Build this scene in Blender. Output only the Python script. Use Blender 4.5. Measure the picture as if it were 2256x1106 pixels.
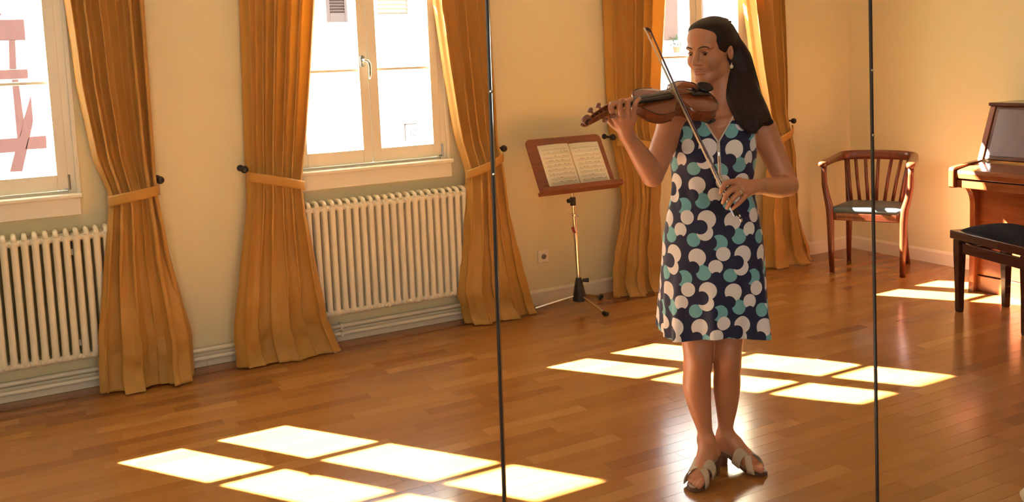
import bpy, bmesh, math, random
import numpy as np
from mathutils import Vector, Matrix

for o in list(bpy.data.objects):
    bpy.data.objects.remove(o, do_unlink=True)
scn = bpy.context.scene
COL = scn.collection
random.seed(7)
PI = math.pi

# ------------------------------------------------------------------ camera
cam_d = bpy.data.cameras.new('camera')
cam_d.sensor_width = 36.0
cam_d.lens = 36.0 * 2071.5 / 2256.0
cam_d.shift_y = -199.2 / 2256.0          # the photograph is the lower part of a taller frame
cam_d.clip_start = 0.05
cam_d.clip_end = 200
cam = bpy.data.objects.new('camera', cam_d)
COL.objects.link(cam)
yaw, pitch, roll = -0.5024, -0.1018, -0.0411
fw = Vector((-math.sin(yaw) * math.cos(pitch), math.cos(yaw) * math.cos(pitch), math.sin(pitch)))
rt = Vector((math.cos(yaw), math.sin(yaw), 0))
up = rt.cross(fw)
r2 = rt * math.cos(roll) + up * math.sin(roll)
u2 = -rt * math.sin(roll) + up * math.cos(roll)
cam.matrix_world = Matrix(((r2.x, u2.x, -fw.x, 0), (r2.y, u2.y, -fw.y, -5.1541), (r2.z, u2.z, -fw.z, 1.55), (0, 0, 0, 1)))
scn.camera = cam

# ------------------------------------------------------------------ sky, sun, exposure
world = bpy.data.worlds.new('sky')
scn.world = world
world.use_nodes = True
bg = world.node_tree.nodes['Background']
bg.inputs[0].default_value = (0.94, 0.97, 1.02, 1)
bg.inputs[1].default_value = 12.0
sun_d = bpy.data.lights.new('sun', 'SUN')
sun_d.energy = 240.0
sun_d.angle = math.radians(0.55)
sun_d.color = (1.0, 0.97, 0.92)
sun = bpy.data.objects.new('sun', sun_d)
COL.objects.link(sun)
sun.rotation_euler = Vector((0.697, -1.02, -1.0)).to_track_quat('-Z', 'Y').to_euler()
sun.location = (-4, 6, 8)
vs = scn.view_settings
vs.view_transform = 'Standard'
vs.look = 'None'
vs.gamma = 1.0
vs.use_curve_mapping = False
vs.exposure = 0.18

# ------------------------------------------------------------------ helpers
class MB:
    """collects vertices and faces, then becomes ONE mesh object"""
    def __init__(s):
        s.v = []; s.f = []
    def add(s, vs, fs):
        n = len(s.v)
        s.v += [tuple(v) for v in vs]
        s.f += [tuple(i + n for i in f) for f in fs]
        return s
    def box(s, x0, x1, y0, y1, z0, z1, M=None):
        vs = [(x, y, z) for x in (x0, x1) for y in (y0, y1) for z in (z0, z1)]
        if M is not None: vs = [M @ Vector(v) for v in vs]
        return s.add(vs, [(0, 1, 3, 2), (4, 6, 7, 5), (0, 4, 5, 1), (2, 3, 7, 6), (0, 2, 6, 4), (1, 5, 7, 3)])
    def tube(s, pts, rad, n=10, caps=True, sx=1.0, sy=1.0, upv=None):
        """tube along a polyline; rad is a number or one per point; sx, sy flatten the section"""
        pts = [Vector(p) for p in pts]
        m = len(pts)
        rad = [rad] * m if not hasattr(rad, '__len__') else rad
        base = len(s.v); pu = None
        for i, p in enumerate(pts):
            t = (pts[min(i + 1, m - 1)] - pts[max(i - 1, 0)]).normalized()
            if pu is None:
                ref = Vector(upv) if upv is not None else (Vector((0, 0, 1)) if abs(t.z) < 0.9 else Vector((1, 0, 0)))
                pu = (ref - t * ref.dot(t)).normalized()
            else:
                pu = (pu - t * pu.dot(t)).normalized()
            w = t.cross(pu)
            for k in range(n):
                a = 2 * PI * k / n
                s.v.append(tuple(p + pu * (math.cos(a) * rad[i] * sy) + w * (math.sin(a) * rad[i] * sx)))
        for i in range(m - 1):
            for k in range(n):
                a = base + i * n + k; b = base + i * n + (k + 1) % n
                s.f.append((a, b, b + n, a + n))
        if caps:
            s.f.append(tuple(base + k for k in reversed(range(n))))
            s.f.append(tuple(base + (m - 1) * n + k for k in range(n)))
        return s
    def lathe(s, prof, n=20, M=None):
        """profile of (radius, height) turned about Z"""
        base = len(s.v)
        for r, z in prof:
            for k in range(n):
                a = 2 * PI * k / n
                v = Vector((r * math.cos(a), r * math.sin(a), z))
                s.v.append(tuple(M @ v if M is not None else v))
        for i in range(len(prof) - 1):
            for k in range(n):
                a = base + i * n + k; b = base + i * n + (k + 1) % n
                s.f.append((a, b, b + n, a + n))
        s.f.append(tuple(base + k for k in reversed(range(n))))
        s.f.append(tuple(base + (len(prof) - 1) * n + k for k in range(n)))
        return s
    def prism(s, poly, d, M=None):
        """polygon in XY pushed from z=0 to z=d"""
        n = len(poly)
        vs = [Vector((x, y, 0)) for x, y in poly] + [Vector((x, y, d)) for x, y in poly]
        if M is not None: vs = [M @ v for v in vs]
        fs = [tuple(reversed(range(n))), tuple(range(n, 2 * n))] + [(i, (i + 1) % n, n + (i + 1) % n, n + i) for i in range(n)]
        return s.add(vs, fs)
    def grid(s, fn, nu, nv, closed=False):
        base = len(s.v)
        for j in range(nv + 1):
            for i in range(nu + (0 if closed else 1)):
                s.v.append(tuple(fn(i / nu, j / nv)))
        w = nu if closed else nu + 1
        for j in range(nv):
            for i in range(nu):
                a = base + j * w + i; b = base + j * w + (i + 1) % w
                s.f.append((a, b, b + w, a + w))
        return s
    def mesh(s, name, mat, smooth=False):
        me = bpy.data.meshes.new(name)
        me.from_pydata(s.v, [], s.f)
        me.validate()
        bm = bmesh.new(); bm.from_mesh(me)
        bmesh.ops.recalc_face_normals(bm, faces=bm.faces)
        bm.to_mesh(me); bm.free()
        if smooth:
            me.polygons.foreach_set('use_smooth', [True] * len(me.polygons))
        if mat is not None: me.materials.append(mat)
        return me
    def build(s, name, mat, parent=None, smooth=False, bevel=0.0, seg=2, auto=None):
        o = bpy.data.objects.new(name, s.mesh(name, mat, smooth or auto is not None))
        COL.objects.link(o)
        if parent is not None: o.parent = parent
        if bevel:
            b = o.modifiers.new('bevel', 'BEVEL'); b.width = bevel; b.segments = seg; b.limit_method = 'ANGLE'; b.angle_limit = math.radians(40)
        if auto is not None:
            o.data.set_sharp_from_angle(angle=math.radians(auto))
        return o

def tag(o, label=None, cat=None, group=None, kind=None):
    if label: o['label'] = label
    if cat: o['category'] = cat
    if group: o['group'] = group
    if kind: o['kind'] = kind
    return o

def empty(name, loc, label=None, cat=None, group=None, kind=None, rz=0.0):
    o = bpy.data.objects.new(name, None)
    o.empty_display_size = 0.05
    o.location = loc; o.rotation_euler = (0, 0, rz)
    COL.objects.link(o)
    return tag(o, label, cat, group, kind)

def obj_copy(o, parent=None):
    c = o.copy(); COL.objects.link(c)
    if parent is not None: c.parent = parent
    return c

def rotx(a): return Matrix.Rotation(a, 4, 'X')
def roty(a): return Matrix.Rotation(a, 4, 'Y')
def rotz(a): return Matrix.Rotation(a, 4, 'Z')
def tr(*p): return Matrix.Translation(Vector(p))

# ------------------------------------------------------------------ materials
class NT:
    def __init__(s, name):
        s.m = bpy.data.materials.new(name); s.m.use_nodes = True
        s.t = s.m.node_tree; s.b = s.t.nodes['Principled BSDF']
    def n(s, typ, **kw):
        x = s.t.nodes.new(typ)
        for k, v in kw.items(): setattr(x, k, v)
        return x
    def l(s, a, b): s.t.links.new(a, b)
    def setp(s, **kw):
        for k, v in kw.items():
            i = s.b.inputs[k.replace('_', ' ')]
            i.default_value = v
    def mix(s, fac, a, b, typ='MIX'):
        x = s.n('ShaderNodeMix', data_type='RGBA', blend_type=typ)
        for sock, v in ((x.inputs[0], fac), (x.inputs[6], a), (x.inputs[7], b)):
            if hasattr(v, 'is_linked'): s.l(v, sock)
            elif hasattr(v, '__len__'): sock.default_value = (*v[:3], 1)
            else: sock.default_value = v
        return x.outputs[2]
    def math(s, op, a, b=0.0, c=0.0):
        x = s.n('ShaderNodeMath', operation=op)
        for sock, v in zip(x.inputs, (a, b, c)):
            if hasattr(v, 'is_linked'): s.l(v, sock)
            else: sock.default_value = v
        return x.outputs[0]
    def coord(s, kind='Object', scale=(1, 1, 1), loc=(0, 0, 0), rot=(0, 0, 0)):
        c = s.n('ShaderNodeTexCoord'); m = s.n('ShaderNodeMapping')
        m.inputs[1].default_value = loc; m.inputs[2].default_value = rot; m.inputs[3].default_value = scale
        s.l(c.outputs[kind], m.inputs[0]); return m.outputs[0]
    def noise(s, vec, scale, detail=3.0, rough=0.55, dist=0.0):
        x = s.n('ShaderNodeTexNoise')
        x.inputs['Scale'].default_value = scale; x.inputs['Detail'].default_value = detail
        x.inputs['Roughness'].default_value = rough; x.inputs['Distortion'].default_value = dist
        if vec is not None: s.l(vec, x.inputs['Vector'])
        return x.outputs[0]
    def ramp(s, fac, stops):
        x = s.n('ShaderNodeValToRGB'); s.l(fac, x.inputs[0])
        e = x.color_ramp.elements
        while len(e) < len(stops): e.new(0.5)
        for el, (p, c) in zip(e, stops):
            el.position = p; el.color = (*c[:3], 1) if hasattr(c, '__len__') else (c, c, c, 1)
        return x.outputs[0]
    def bump(s, h, strength=0.2, dist=0.002):
        x = s.n('ShaderNodeBump'); x.inputs['Strength'].default_value = strength; x.inputs['Distance'].default_value = dist
        s.l(h, x.inputs['Height']); s.l(x.outputs[0], s.b.inputs['Normal'])
    def col(s, sock): s.l(sock, s.b.inputs['Base Color'])

def plain(name, col, rough=0.5, metal=0.0, var=0.12, scale=14.0, bump=0.0, coat=0.0, spec=0.5):
    q = NT(name)
    q.setp(Roughness=rough, Metallic=metal)
    q.b.inputs['Specular IOR Level'].default_value = spec
    q.b.inputs['Coat Weight'].default_value = coat
    f = q.noise(q.coord(), scale, 4)
    q.col(q.mix(f, [c * (1 - var) for c in col], [min(1, c * (1 + var)) for c in col]))
    if bump: q.bump(q.noise(q.coord(), scale * 6, 3), bump, 0.001)
    return q.m

def wood(name, dark, light, axis='X', rough=0.35, scale=5.0, coat=0.0, rnd=0.0, spec=0.5):
    """grain runs along the given object axis"""
    q = NT(name)
    q.setp(Roughness=rough); q.b.inputs['Coat Weight'].default_value = coat
    q.b.inputs['Specular IOR Level'].default_value = spec
    sc = {'X': (1.2, 14, 14), 'Y': (14, 1.2, 14), 'Z': (14, 14, 1.2)}[axis]
    v = q.coord('Object', sc)
    g = q.noise(v, scale, 5, 0.6, 0.6)
    c = q.ramp(g, [(0.3, dark), (0.72, light)])
    if rnd:
        oi = q.n('ShaderNodeObjectInfo')
        c = q.mix(1.0, c, q.ramp(oi.outputs['Random'], [(0.0, 1 - rnd), (1.0, 1 + rnd * 0.6)]), 'MULTIPLY')
    q.col(c)
    q.bump(g, 0.06, 0.001)
    return q.m

M = {}
M['wall'] = plain('wall_paint', (0.79, 0.70, 0.42), 0.75, var=0.03, scale=3, bump=0.06, spec=0.25)
M['white_paint'] = plain('white_gloss_paint', (0.85, 0.78, 0.60), 0.35, var=0.02, scale=6)
M['ceiling'] = plain('ceiling_paint', (0.86, 0.85, 0.81), 0.8, var=0.02, scale=3)
M['baseboard'] = plain('baseboard_paint', (0.82, 0.72, 0.52), 0.4, var=0.03, scale=5)
M['radiator'] = plain('radiator_enamel', (0.85, 0.78, 0.58), 0.3, var=0.02, scale=9)
M['black_iron'] = plain('black_iron', (0.014, 0.011, 0.010), 0.4, var=0.3)
M['black_plastic'] = plain('black_plastic', (0.012, 0.012, 0.012), 0.45, var=0.2)
M['steel'] = plain('brushed_steel', (0.50, 0.50, 0.50), 0.28, 1.0, var=0.08, scale=40)
M['chrome'] = plain('chrome', (0.75, 0.72, 0.66), 0.12, 1.0, var=0.05)
M['seam_dark'] = plain('joint_shadow_gap', (0.018, 0.014, 0.012), 0.5, var=0.2)
M['seam_glass'] = plain('bevelled_glass_edge', (0.62, 0.58, 0.50), 0.10, 1.0, var=0.1)
# ------------------------------------------------------------------ floor: parquet strips
q = NT('parquet')
q.setp(Roughness=0.30)
q.b.inputs['Specular IOR Level'].default_value = 0.42
q.b.inputs['Coat Weight'].default_value = 0.05
q.b.inputs['Coat Roughness'].default_value = 0.16
geo = q.n('ShaderNodeNewGeometry')
mp = q.n('ShaderNodeMapping'); mp.inputs[3].default_value = (1.2, 16, 10); q.l(geo.outputs['Position'], mp.inputs[0])
at_ = q.n('ShaderNodeAttribute', attribute_name='shade'); oi = q.n('ShaderNodeObjectInfo')
rnd = q.math('FRACT', q.math('ADD', at_.outputs['Fac'], q.math('MULTIPLY', oi.outputs['Random'], 1.0)))
off = q.n('ShaderNodeVectorMath', operation='ADD'); q.l(mp.outputs[0], off.inputs[0])
cmb = q.n('ShaderNodeCombineXYZ'); q.l(q.math('MULTIPLY', rnd, 37.0), cmb.inputs[2]); q.l(cmb.outputs[0], off.inputs[1])
g = q.noise(off.outputs[0], 3.0, 6, 0.6, 0.5)
basec = q.ramp(rnd, [(0.0, (0.210, 0.076, 0.020)), (0.2, (0.268, 0.106, 0.025)), (0.8, (0.300, 0.124, 0.030)), (1.0, (0.355, 0.160, 0.042))])
q.col(q.mix(1.0, basec, q.ramp(g, [(0.25, 0.965), (0.75, 1.03)]), 'MULTIPLY'))
wv = q.noise(geo.outputs['Position'], 2.2, 2)
q.l(q.math('ADD', q.math('MULTIPLY', g, 0.05), 0.15), q.b.inputs['Roughness'])
q.bump(q.math('ADD', q.math('MULTIPLY', g, 0.01), q.math('MULTIPLY', wv, 0.5)), 0.06, 0.004)
M['parquet'] = q.m
M['joint'] = plain('floor_joint', (0.24, 0.10, 0.026), 0.6)

WT = 0.26
X0, X1, YB = -2.6, 5.86, -7.1      # room: X from -2.6 to the right wall, Y from the back wall to the window wall (0)
ZC = 2.95
fl = MB().box(X0 - .2, X1 + .2, YB - .2, 0.2, -0.12, -0.0015).build('floor', M['joint'])
tag(fl, 'glossy honey brown strip parquet floor', None, kind='structure')
PW = 0.072
u_m = MB()
c_ = 0.0003
u_m.add([(0, 0, -.0014), (1, 0, -.0014), (1, 1, -.0014), (0, 1, -.0014), (0, 0, -c_), (1, 0, -c_), (1, 1, -c_), (0, 1, -c_),
         (.0005, .006, 0), (.9995, .006, 0), (.9995, .994, 0), (.0005, .994, 0)],
        [(0, 1, 5, 4), (1, 2, 6, 5), (2, 3, 7, 6), (3, 0, 4, 7), (4, 5, 9, 8), (5, 6, 10, 9), (6, 7, 11, 10), (7, 4, 8, 11), (8, 9, 10, 11)])
plank_me = u_m.mesh('plank', M['parquet'])
planks = []
rs = random.Random(3)
y = 0.0
while y > YB:
    x = X0 - rs.random() * 0.5
    while x < X1:
        L_ = rs.choice((0.34, 0.42, 0.5, 0.5, 0.62))
        a, b = max(x, X0), min(x + L_, X1)
        if b - a > 0.02: planks.append((a, b, y - PW, y, rs.random()))
        x += L_
    y -= PW
camp = Vector((0, -5.1541, 1.55))
def in_view(x, y):
    d = Vector((x, y, 0)) - camp
    z = d.dot(fw)
    if z < 0.5: return None
    px = 1128 + 2071.5 * d.dot(r2) / z; py = 353.8 - 2071.5 * d.dot(u2) / z
    if -40 < px < 2296 and py < 1130: return z
    return None
ranked = sorted([(in_view((a + b) / 2, (c + d) / 2) or 99, i) for i, (a, b, c, d, s) in enumerate(planks)])
near = set(i for z, i in ranked[:300] if z < 99)
rest = MB(); shades = []
for i, (a, b, c, d, s) in enumerate(planks):
    if i in near:
        o = bpy.data.objects.new('plank', plank_me); COL.objects.link(o)
        o.location = (a + .0002, c + .0002, 0); o.scale = (b - a - .0004, d - c - .0004, 1); o.parent = fl
    else:
        rest.box(a + .0003, b - .0003, c + .0003, d - .0003, -.0014, 0)
        shades += [s] * 8
ro = rest.build('plank_field', M['parquet'], fl)
ro['kind'] = 'stuff'
sa = ro.data.attributes.new('shade', 'FLOAT', 'POINT'); sa.data.foreach_set('value', shades[:len(ro.data.vertices)])

# ------------------------------------------------------------------ walls
WC = (-0.131, 1.914, 4.337)        # window centres along X
HW, ZW0, ZW1 = 0.478, 1.0, 2.56     # opening half width, bottom, top
WT = 0.26
mb = MB()
edges = [X0 - .2]
for c in WC: edges += [c - HW, c + HW]
edges.append(X1 + .2)
for i in range(0, len(edges), 2):
    mb.box(edges[i], edges[i + 1], 0, WT, -.1, ZC + .1)
for c in WC:
    mb.box(c - HW, c + HW, 0, WT, -.1, ZW0); mb.box(c - HW, c + HW, 0, WT, ZW1, ZC + .1)
tag(mb.build('wall_window', M['wall']), 'cream yellow wall pierced by three windows', kind='structure')
tag(MB().box(X1, X1 + .2, YB - WT, 0, -.1, ZC + .1).build('wall_right', M['wall']), 'cream yellow wall behind the piano', kind='structure')
tag(MB().box(X0 - .2, X0, YB - WT, 0, -.1, ZC + .1).build('wall_left', M['wall']), 'cream yellow side wall', kind='structure')
WB = (-1.3, 0.8)               # unseen windows behind the viewer, number and position chosen for frontal fill light
mb = MB(); eb = [X0] + [e for c in WB for e in (c - HW, c + HW)] + [X1]
for i in range(0, len(eb), 2): mb.box(eb[i], eb[i + 1], YB - WT, YB, -.1, ZC + .1)
for c in WB: mb.box(c - HW, c + HW, YB - WT, YB, -.1, ZW0); mb.box(c - HW, c + HW, YB - WT, YB, ZW1, ZC + .1)
tag(mb.build('wall_back', M['wall']), 'cream yellow window wall behind the viewer', kind='structure')
tag(MB().box(X0 - .2, X1 + .2, YB - WT, WT, ZC, ZC + .2).build('ceiling', M['ceiling']), 'pale plaster ceiling', kind='structure')
def skirting(name, pts0, pts1, label):
    mb = MB()
    return mb
mb = MB().prism([(0, 0), (-.016, 0), (-.016, .082), (-.011, .090), (-.006, .098), (0, .098)], X1 - 2.55, Matrix(((0, 0, 1, 2.55), (1, 0, 0, 0), (0, 1, 0, 0), (0, 0, 0, 1))))
tag(mb.build('baseboard_window', M['baseboard']), 'moulded cream skirting below the windows', kind='structure')
mb = MB().prism([(0, 0), (-.016, 0), (-.016, .082), (-.011, .090), (-.006, .098), (0, .098)], 7.0, Matrix(((1, 0, 0, X1), (0, 0, -1, -.016), (0, 1, 0, 0), (0, 0, 0, 1))))
tag(mb.build('baseboard_right', M['baseboard']), 'moulded cream skirting behind the armchair', kind='structure')
# narrow wooden floor strip and skirting board below the two radiators
for i, (a, b) in enumerate(((X0, .9), (.9, 2.55))):
    o = MB().box(a, b, -.014, 0, 0, .075).build('baseboard_radiator', M['baseboard'], bevel=.003)
    tag(o, 'low cream skirting behind the heating pipes', kind='structure')

# ------------------------------------------------------------------ windows
q = NT('window_glass')
q.t.nodes.remove(q.b)
tb = q.n('ShaderNodeBsdfTransparent'); gb = q.n('ShaderNodeBsdfGlossy'); gb.inputs['Roughness'].default_value = 0.0
nz = q.noise(q.coord(), 3.0); 
tb.inputs[0].default_value = (0.97, 0.98, 0.97, 1)
q.l(q.mix(nz, (0.95, 0.97, 0.96), (1, 1, 1)), gb.inputs[0])
mx = q.n('ShaderNodeMixShader'); mx.inputs[0].default_value = .07; q.l(tb.outputs[0], mx.inputs[1]); q.l(gb.outputs[0], mx.inputs[2])
q.l(mx.outputs[0], q.t.nodes['Material Output'].inputs[0])
M['glass'] = q.m

ROWS = ((1.097, 1.546), (1.562, 2.011), (2.027, 2.476))
def window(n, c, label):
    root = empty('window_%d' % n, (c, 0, ZW0), label, kind='structure')
    def P(mb, name, m, par=root, **kw):
        o = mb.build(name, m, None, **kw)
        o.parent = par
        # children carry coordinates relative to the window's own base point
        o.data.transform(tr(-c, 0, -ZW0))
        return o
    # fixed outer frame
    mb = MB()
    mb.box(c - HW, c - .430, .004, .085, ZW0, ZW1); mb.box(c + .430, c + HW, .004, .085, ZW0, ZW1)
    mb.box(c - .430, c + .430, .004, .085, ZW1 - .045, ZW1); mb.box(c - .430, c + .430, .012, .085, ZW0, ZW0 + .014)
    P(mb, 'window_frame', M['white_paint'], bevel=.004)
    # outer casing bead along the wall
    mb = MB()
    mb.box(c - HW - .012, c - HW + .008, -.010, .01, ZW0, ZW1); mb.box(c + HW - .008, c + HW + .012, -.010, .01, ZW0, ZW1)
    mb.box(c - HW - .012, c + HW + .012, -.010, .01, ZW1, ZW1 + .02)
    P(mb, 'casing_bead', M['white_paint'], bevel=.003)
    for sgn in (-1, 1):
        a, b = sorted((c + sgn * .003, c + sgn * .436))
        pa, pb = sorted((c + sgn * .056, c + sgn * .386))
        mb = MB()
        z0, z1 = ZW0 + .018, ZW1 - .040
        mb.box(a, pa, .0, .062, z0, z1); mb.box(pb, b, .0, .062, z0, z1)
        mb.box(pa, pb, .0, .062, z0, ROWS[0][0]); mb.box(pa, pb, .0, .062, ROWS[2][1], z1)
        sash = P(mb, 'sash', M['white_paint'], bevel=.003)
        for k in (0, 1):
            P(MB().box(pa, pb, .014, .062, ROWS[k][1], ROWS[k + 1][0]), 'glazing_bar', M['white_paint'], sash, bevel=.003)
        for k in range(3):
            P(MB().box(pa - .004, pb + .004, .036, .040, ROWS[k][0] - .004, ROWS[k][1] + .004), 'pane', M['glass'], sash)
        # hinge at the outer lower corner
        hx = c + sgn * .440
        mb = MB().tube([(hx, -.004, ZW0 + .02), (hx, -.004, ZW0 + .095)], .0055, 8).tube([(hx - sgn * .022, -.003, ZW0 + .022), (hx, -.003, ZW0 + .022)], .004, 6)
        P(mb, 'hinge', M['steel'], sash, smooth=False)
    # handle on the left sash, beside the meeting line
    hx = c - .036
    mb = MB()
    rp = [(hx + .0145 * math.cos(t) + 0, 1.602 + (.020 if math.sin(t) > 0 else -.020) + .0145 * math.sin(t)) for t in [2 * PI * k / 20 for k in range(20)]]
    mb.prism(rp, .011, Matrix(((1, 0, 0, 0), (0, 0, -1, 0), (0, 1, 0, 0), (0, 0, 0, 1))))
    hd = P(mb, 'handle_plate', M['steel'], bevel=.003)
    mb = MB().tube([(hx, -.008, 1.608), (hx, -.034, 1.610), (hx + .004, -.045, 1.609), (hx + .018, -.050, 1.602), (hx + .026, -.050, 1.588), (hx + .028, -.049, 1.560), (hx + .027, -.046, 1.52), (hx + .024, -.042, 1.500)],
                   [.008, .008, .0085, .009, .009, .0085, .0075, .005], 10, sx=1.0)
    P(mb, 'lever', M['chrome'], hd, smooth=True)
    return root
window(1, WC[0], 'white two-leaf window beside the half-timbered house view')
window(2, WC[1], 'white two-leaf window above the long radiator')
window(3, WC[2], 'white two-leaf window behind the violinist')
for n, c in enumerate(WB):
    wb = window(4 + n, c, 'unseen white two-leaf window added behind the viewer for fill light')
    wb.location = (c, YB, ZW0); wb.rotation_euler = (0, 0, PI)

def sill(n, c, label):
    mb = MB()
    mb.prism([(0.02, .978), (-.050, .978), (-.056, .984), (-.056, .996), (-.050, 1.002), (.02, 1.002)], .984, Matrix(((0, 0, 1, c - .495), (1, 0, 0, 0), (0, 1, 0, 0), (0, 0, 0, 1))))
    mb.box(c - .485, c + .480, -.040, 0.0, .895, .978)
    o = mb.build('trim_%d' % n, M['white_paint'], bevel=.002)
    tag(o, label, kind='structure')
sill(1, WC[0], 'white window board above the left radiator')
sill(2, WC[1], 'white window board above the long radiator')
sill(3, WC[2], 'white window board behind the violinist')

# light portals in the three openings guide the sky sampling (they emit nothing themselves)
for c, yp, ra in [(c, .30, -PI / 2) for c in WC] + [(c, YB - .30, PI / 2) for c in WB]:
    ld = bpy.data.lights.new('window_portal', 'AREA'); ld.shape = 'RECTANGLE'; ld.size = .96; ld.size_y = 1.56
    ld.cycles.is_portal = True
    lo = bpy.data.objects.new('window_portal', ld); COL.objects.link(lo)
    lo.location = (c, yp, (ZW0 + ZW1) / 2); lo.rotation_euler = (ra, 0, 0)

# ------------------------------------------------------------------ the street outside
M['plaster'] = plain('house_plaster', (0.80, 0.77, 0.68), 0.9, var=0.05, scale=2)
M['timber'] = wood('red_timber', (0.036, 0.0075, 0.0055), (0.066, 0.0160, 0.0115), 'Z', 0.8, 3, rnd=0.15)
M['shutter'] = plain('brown_shutter_paint', (0.038, 0.020, 0.015), 0.6, var=0.15)
M['pale_shutter'] = plain('pale_shutter_paint', (0.22, 0.17, 0.12), 0.6, var=0.06)
M['stone'] = plain('street_paving', (0.42, 0.40, 0.36), 0.9, var=0.15, scale=4)
M['sign_white'] = plain('enamel_sign_white', (0.60, 0.60, 0.58), 0.4, var=0.02)
M['sign_ink'] = plain('sign_ink', (0.045, 0.045, 0.05), 0.5, var=0.05)
gr = MB().box(-14, 22, .5, 30, -1.35, -1.2).build('ground', M['stone'])
tag(gr, 'pale street paving outside the windows', kind='structure')

YH, KH = 12.0, 1.69
def hp(x, z): return (x * KH, 1.55 + (z - 1.55) * KH)       # facade coordinates, enlarged to the far side of the street
ha = empty('half_timbered_house', (0, YH, -1.2), 'white plastered house with red timber framing seen through the left window', 'house')
def HP(mb, name, m, par, base, **kw):
    o = mb.build(name, m, par, **kw); o.data.transform(tr(-base[0], -base[1], -base[2])); return o
BA = (0, YH, -1.2)
HP(MB().box(-14, 4.2, YH, YH + .3, -1.2, 7.5), 'wall', M['plaster'], ha, BA)
def beam(pts):
    HP(MB().prism([hp(*p) for p in pts], .05, Matrix(((1, 0, 0, 0), (0, 0, -1, YH + .004), (0, 1, 0, 0), (0, 0, 0, 1)))), 'beam', M['timber'], ha, BA, bevel=.008)
beam([(-1.2, 1.975), (.339, 1.970), (.354, 2.144), (.467, 2.150), (.467, 2.166), (-1.2, 2.158)])
beam([(.252, 1.972), (.198, 1.972), (.180, 1.70), (.240, 1.70)])
beam([(-1.2, 1.606), (.330, 1.607), (.334, 1.694), (-1.2, 1.70)])
beam([(.400, 1.608), (.443, 1.606), (.448, 1.755), (.425, 1.69)])
beam([(.425, 2.155), (.467, 2.155), (.456, 1.983), (.435, 1.985)])
beam([(.192, 1.600), (.247, 1.600), (.262, 1.19), (.225, 1.06), (.191, 1.045)])
beam([(.400, 1.60), (.452, 1.60), (.300, 1.05), (.209, .724), (.103, .728), (.205, 1.05), (.342, 1.449)])
beam([(-1.2, 1.05), (.215, 1.045), (.170, .915), (-1.2, .90)])
beam([(.285, 1.048), (.440, 1.050), (.436, .928), (.245, .930)])
beam([(-.62, 2.0), (-.55, 2.0), (-.55, .2), (-.62, .2)])
beam([(-1.2, .30), (1.6, .32), (1.6, .42), (-1.2, .40)])
beam([(-.9, 2.62), (.12, 2.16), (.16, 2.22), (-.9, 2.72)])
hb = empty('plaster_house', (10, YH, -1.2), 'pale rendered house with wooden shutters seen through the middle window', 'house')
BB = (10, YH, -1.2)
HP(MB().box(4.2, 12.6, YH - .1, YH + .3, -1.2, 7.5), 'wall', M['plaster'], hb, BB)
def shutter(x0, x1, z0, m, n):
    (a, b), (c, d) = hp(x0, z0), hp(x1, z0 + .95)
    mb = MB(); y1, y0 = YH - .10, YH - .155; t = .055 if n > 15 else .09
    mb.box(a, a + t, y0, y1, b, d); mb.box(c - t, c, y0, y1, b, d); mb.box(a + t, c - t, y0, y1, b, b + .17 if n <= 30 else b + .06); mb.box(a + t, c - t, y0, y1, d - .1, d)
    mb.box(a + t, c - t, y1 - .012, y1, b, d)
    s = HP(mb, 'shutter', m, hb, BB, bevel=.006)
    for k in range(n):
        z = b + .19 + k * (d - b - .30) / n
        HP(MB().box(a + t, c - t, -.03, .03, -.006, .006, tr(0, YH - .128, z) @ rotx(-.6)), 'slat', m, s, BB)
shutter(3.297, 3.530, 2.093, M['shutter'], 24)
shutter(3.857, 4.280, 2.075, M['pale_shutter'], 16)
(a, b), (c, d) = hp(3.85, 2.045), hp(4.29, 2.068)
HP(MB().box(a, c, YH - .20, YH - .1, b, d), 'window_ledge', M['plaster'], hb, BB, bevel=.01)
# enamel street plate; the photograph shows its letters reversed
(a, b), (c, d) = hp(4.141, .715), hp(4.300, .922)
sg = empty('street_sign', ((a + c) / 2, YH - .11, b), 'white enamel street plate on the house outside the middle window', 'sign')
BS = ((a + c) / 2, YH - .11, b)
HP(MB().box(a, c, YH - .118, YH - .104, b, d), 'plate', M['sign_white'], sg, BS, bevel=.004)
mb = MB(); e = .022
mb.box(a, c, YH - .122, YH - .117, d - e, d); mb.box(a, a + e, YH - .122, YH - .117, b, d)
mb.prism([(a, d), (a + .06, d), (a, d - .08)], .004, Matrix(((1, 0, 0, 0), (0, 0, -1, YH - .117), (0, 1, 0, 0), (0, 0, 0, 1))))
HP(mb, 'border', M['shutter'], sg, BS)
tc = bpy.data.curves.new('lettering', 'FONT'); tc.body = 'St'; tc.size = .20; tc.extrude = .002
to = bpy.data.objects.new('lettering_outline', tc); COL.objects.link(to)
bpy.context.view_layer.update()
me = bpy.data.meshes.new_from_object(to.evaluated_get(bpy.context.evaluated_depsgraph_get()))
bpy.data.objects.remove(to, do_unlink=True)
me.transform(tr(.115, -.012, .10) @ rotx(PI / 2) @ Matrix.Diagonal((-1, 1, 1, 1)))
me.materials.clear(); me.materials.append(M['sign_ink'])
to = bpy.data.objects.new('lettering', me); COL.objects.link(to); to.parent = sg
hc = empty('brown_house', (14.5, YH, -1.2), 'brown boarded house with grey base seen behind the violinist', 'house')
BC = (14.5, YH, -1.2)
HP(MB().box(12.6, 22, YH, YH + .3, -1.2, 1.62), 'base_wall', plain('grey_base_render', (0.16, 0.16, 0.17), .9), hc, BC)
HP(MB().box(12.6, 22, YH, YH + .3, 1.62, 7.5), 'wall', M['plaster'], hc, BC)
for (x0, x1) in ((13.2, 13.86), (14.46, 14.62)):
    HP(MB().box(x0, x1, YH - .06, YH, 1.95, 5.2), 'board', wood('brown_board', (.05, .024, .016), (.10, .052, .036), 'Z', .8), hc, BC, bevel=.01)
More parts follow.
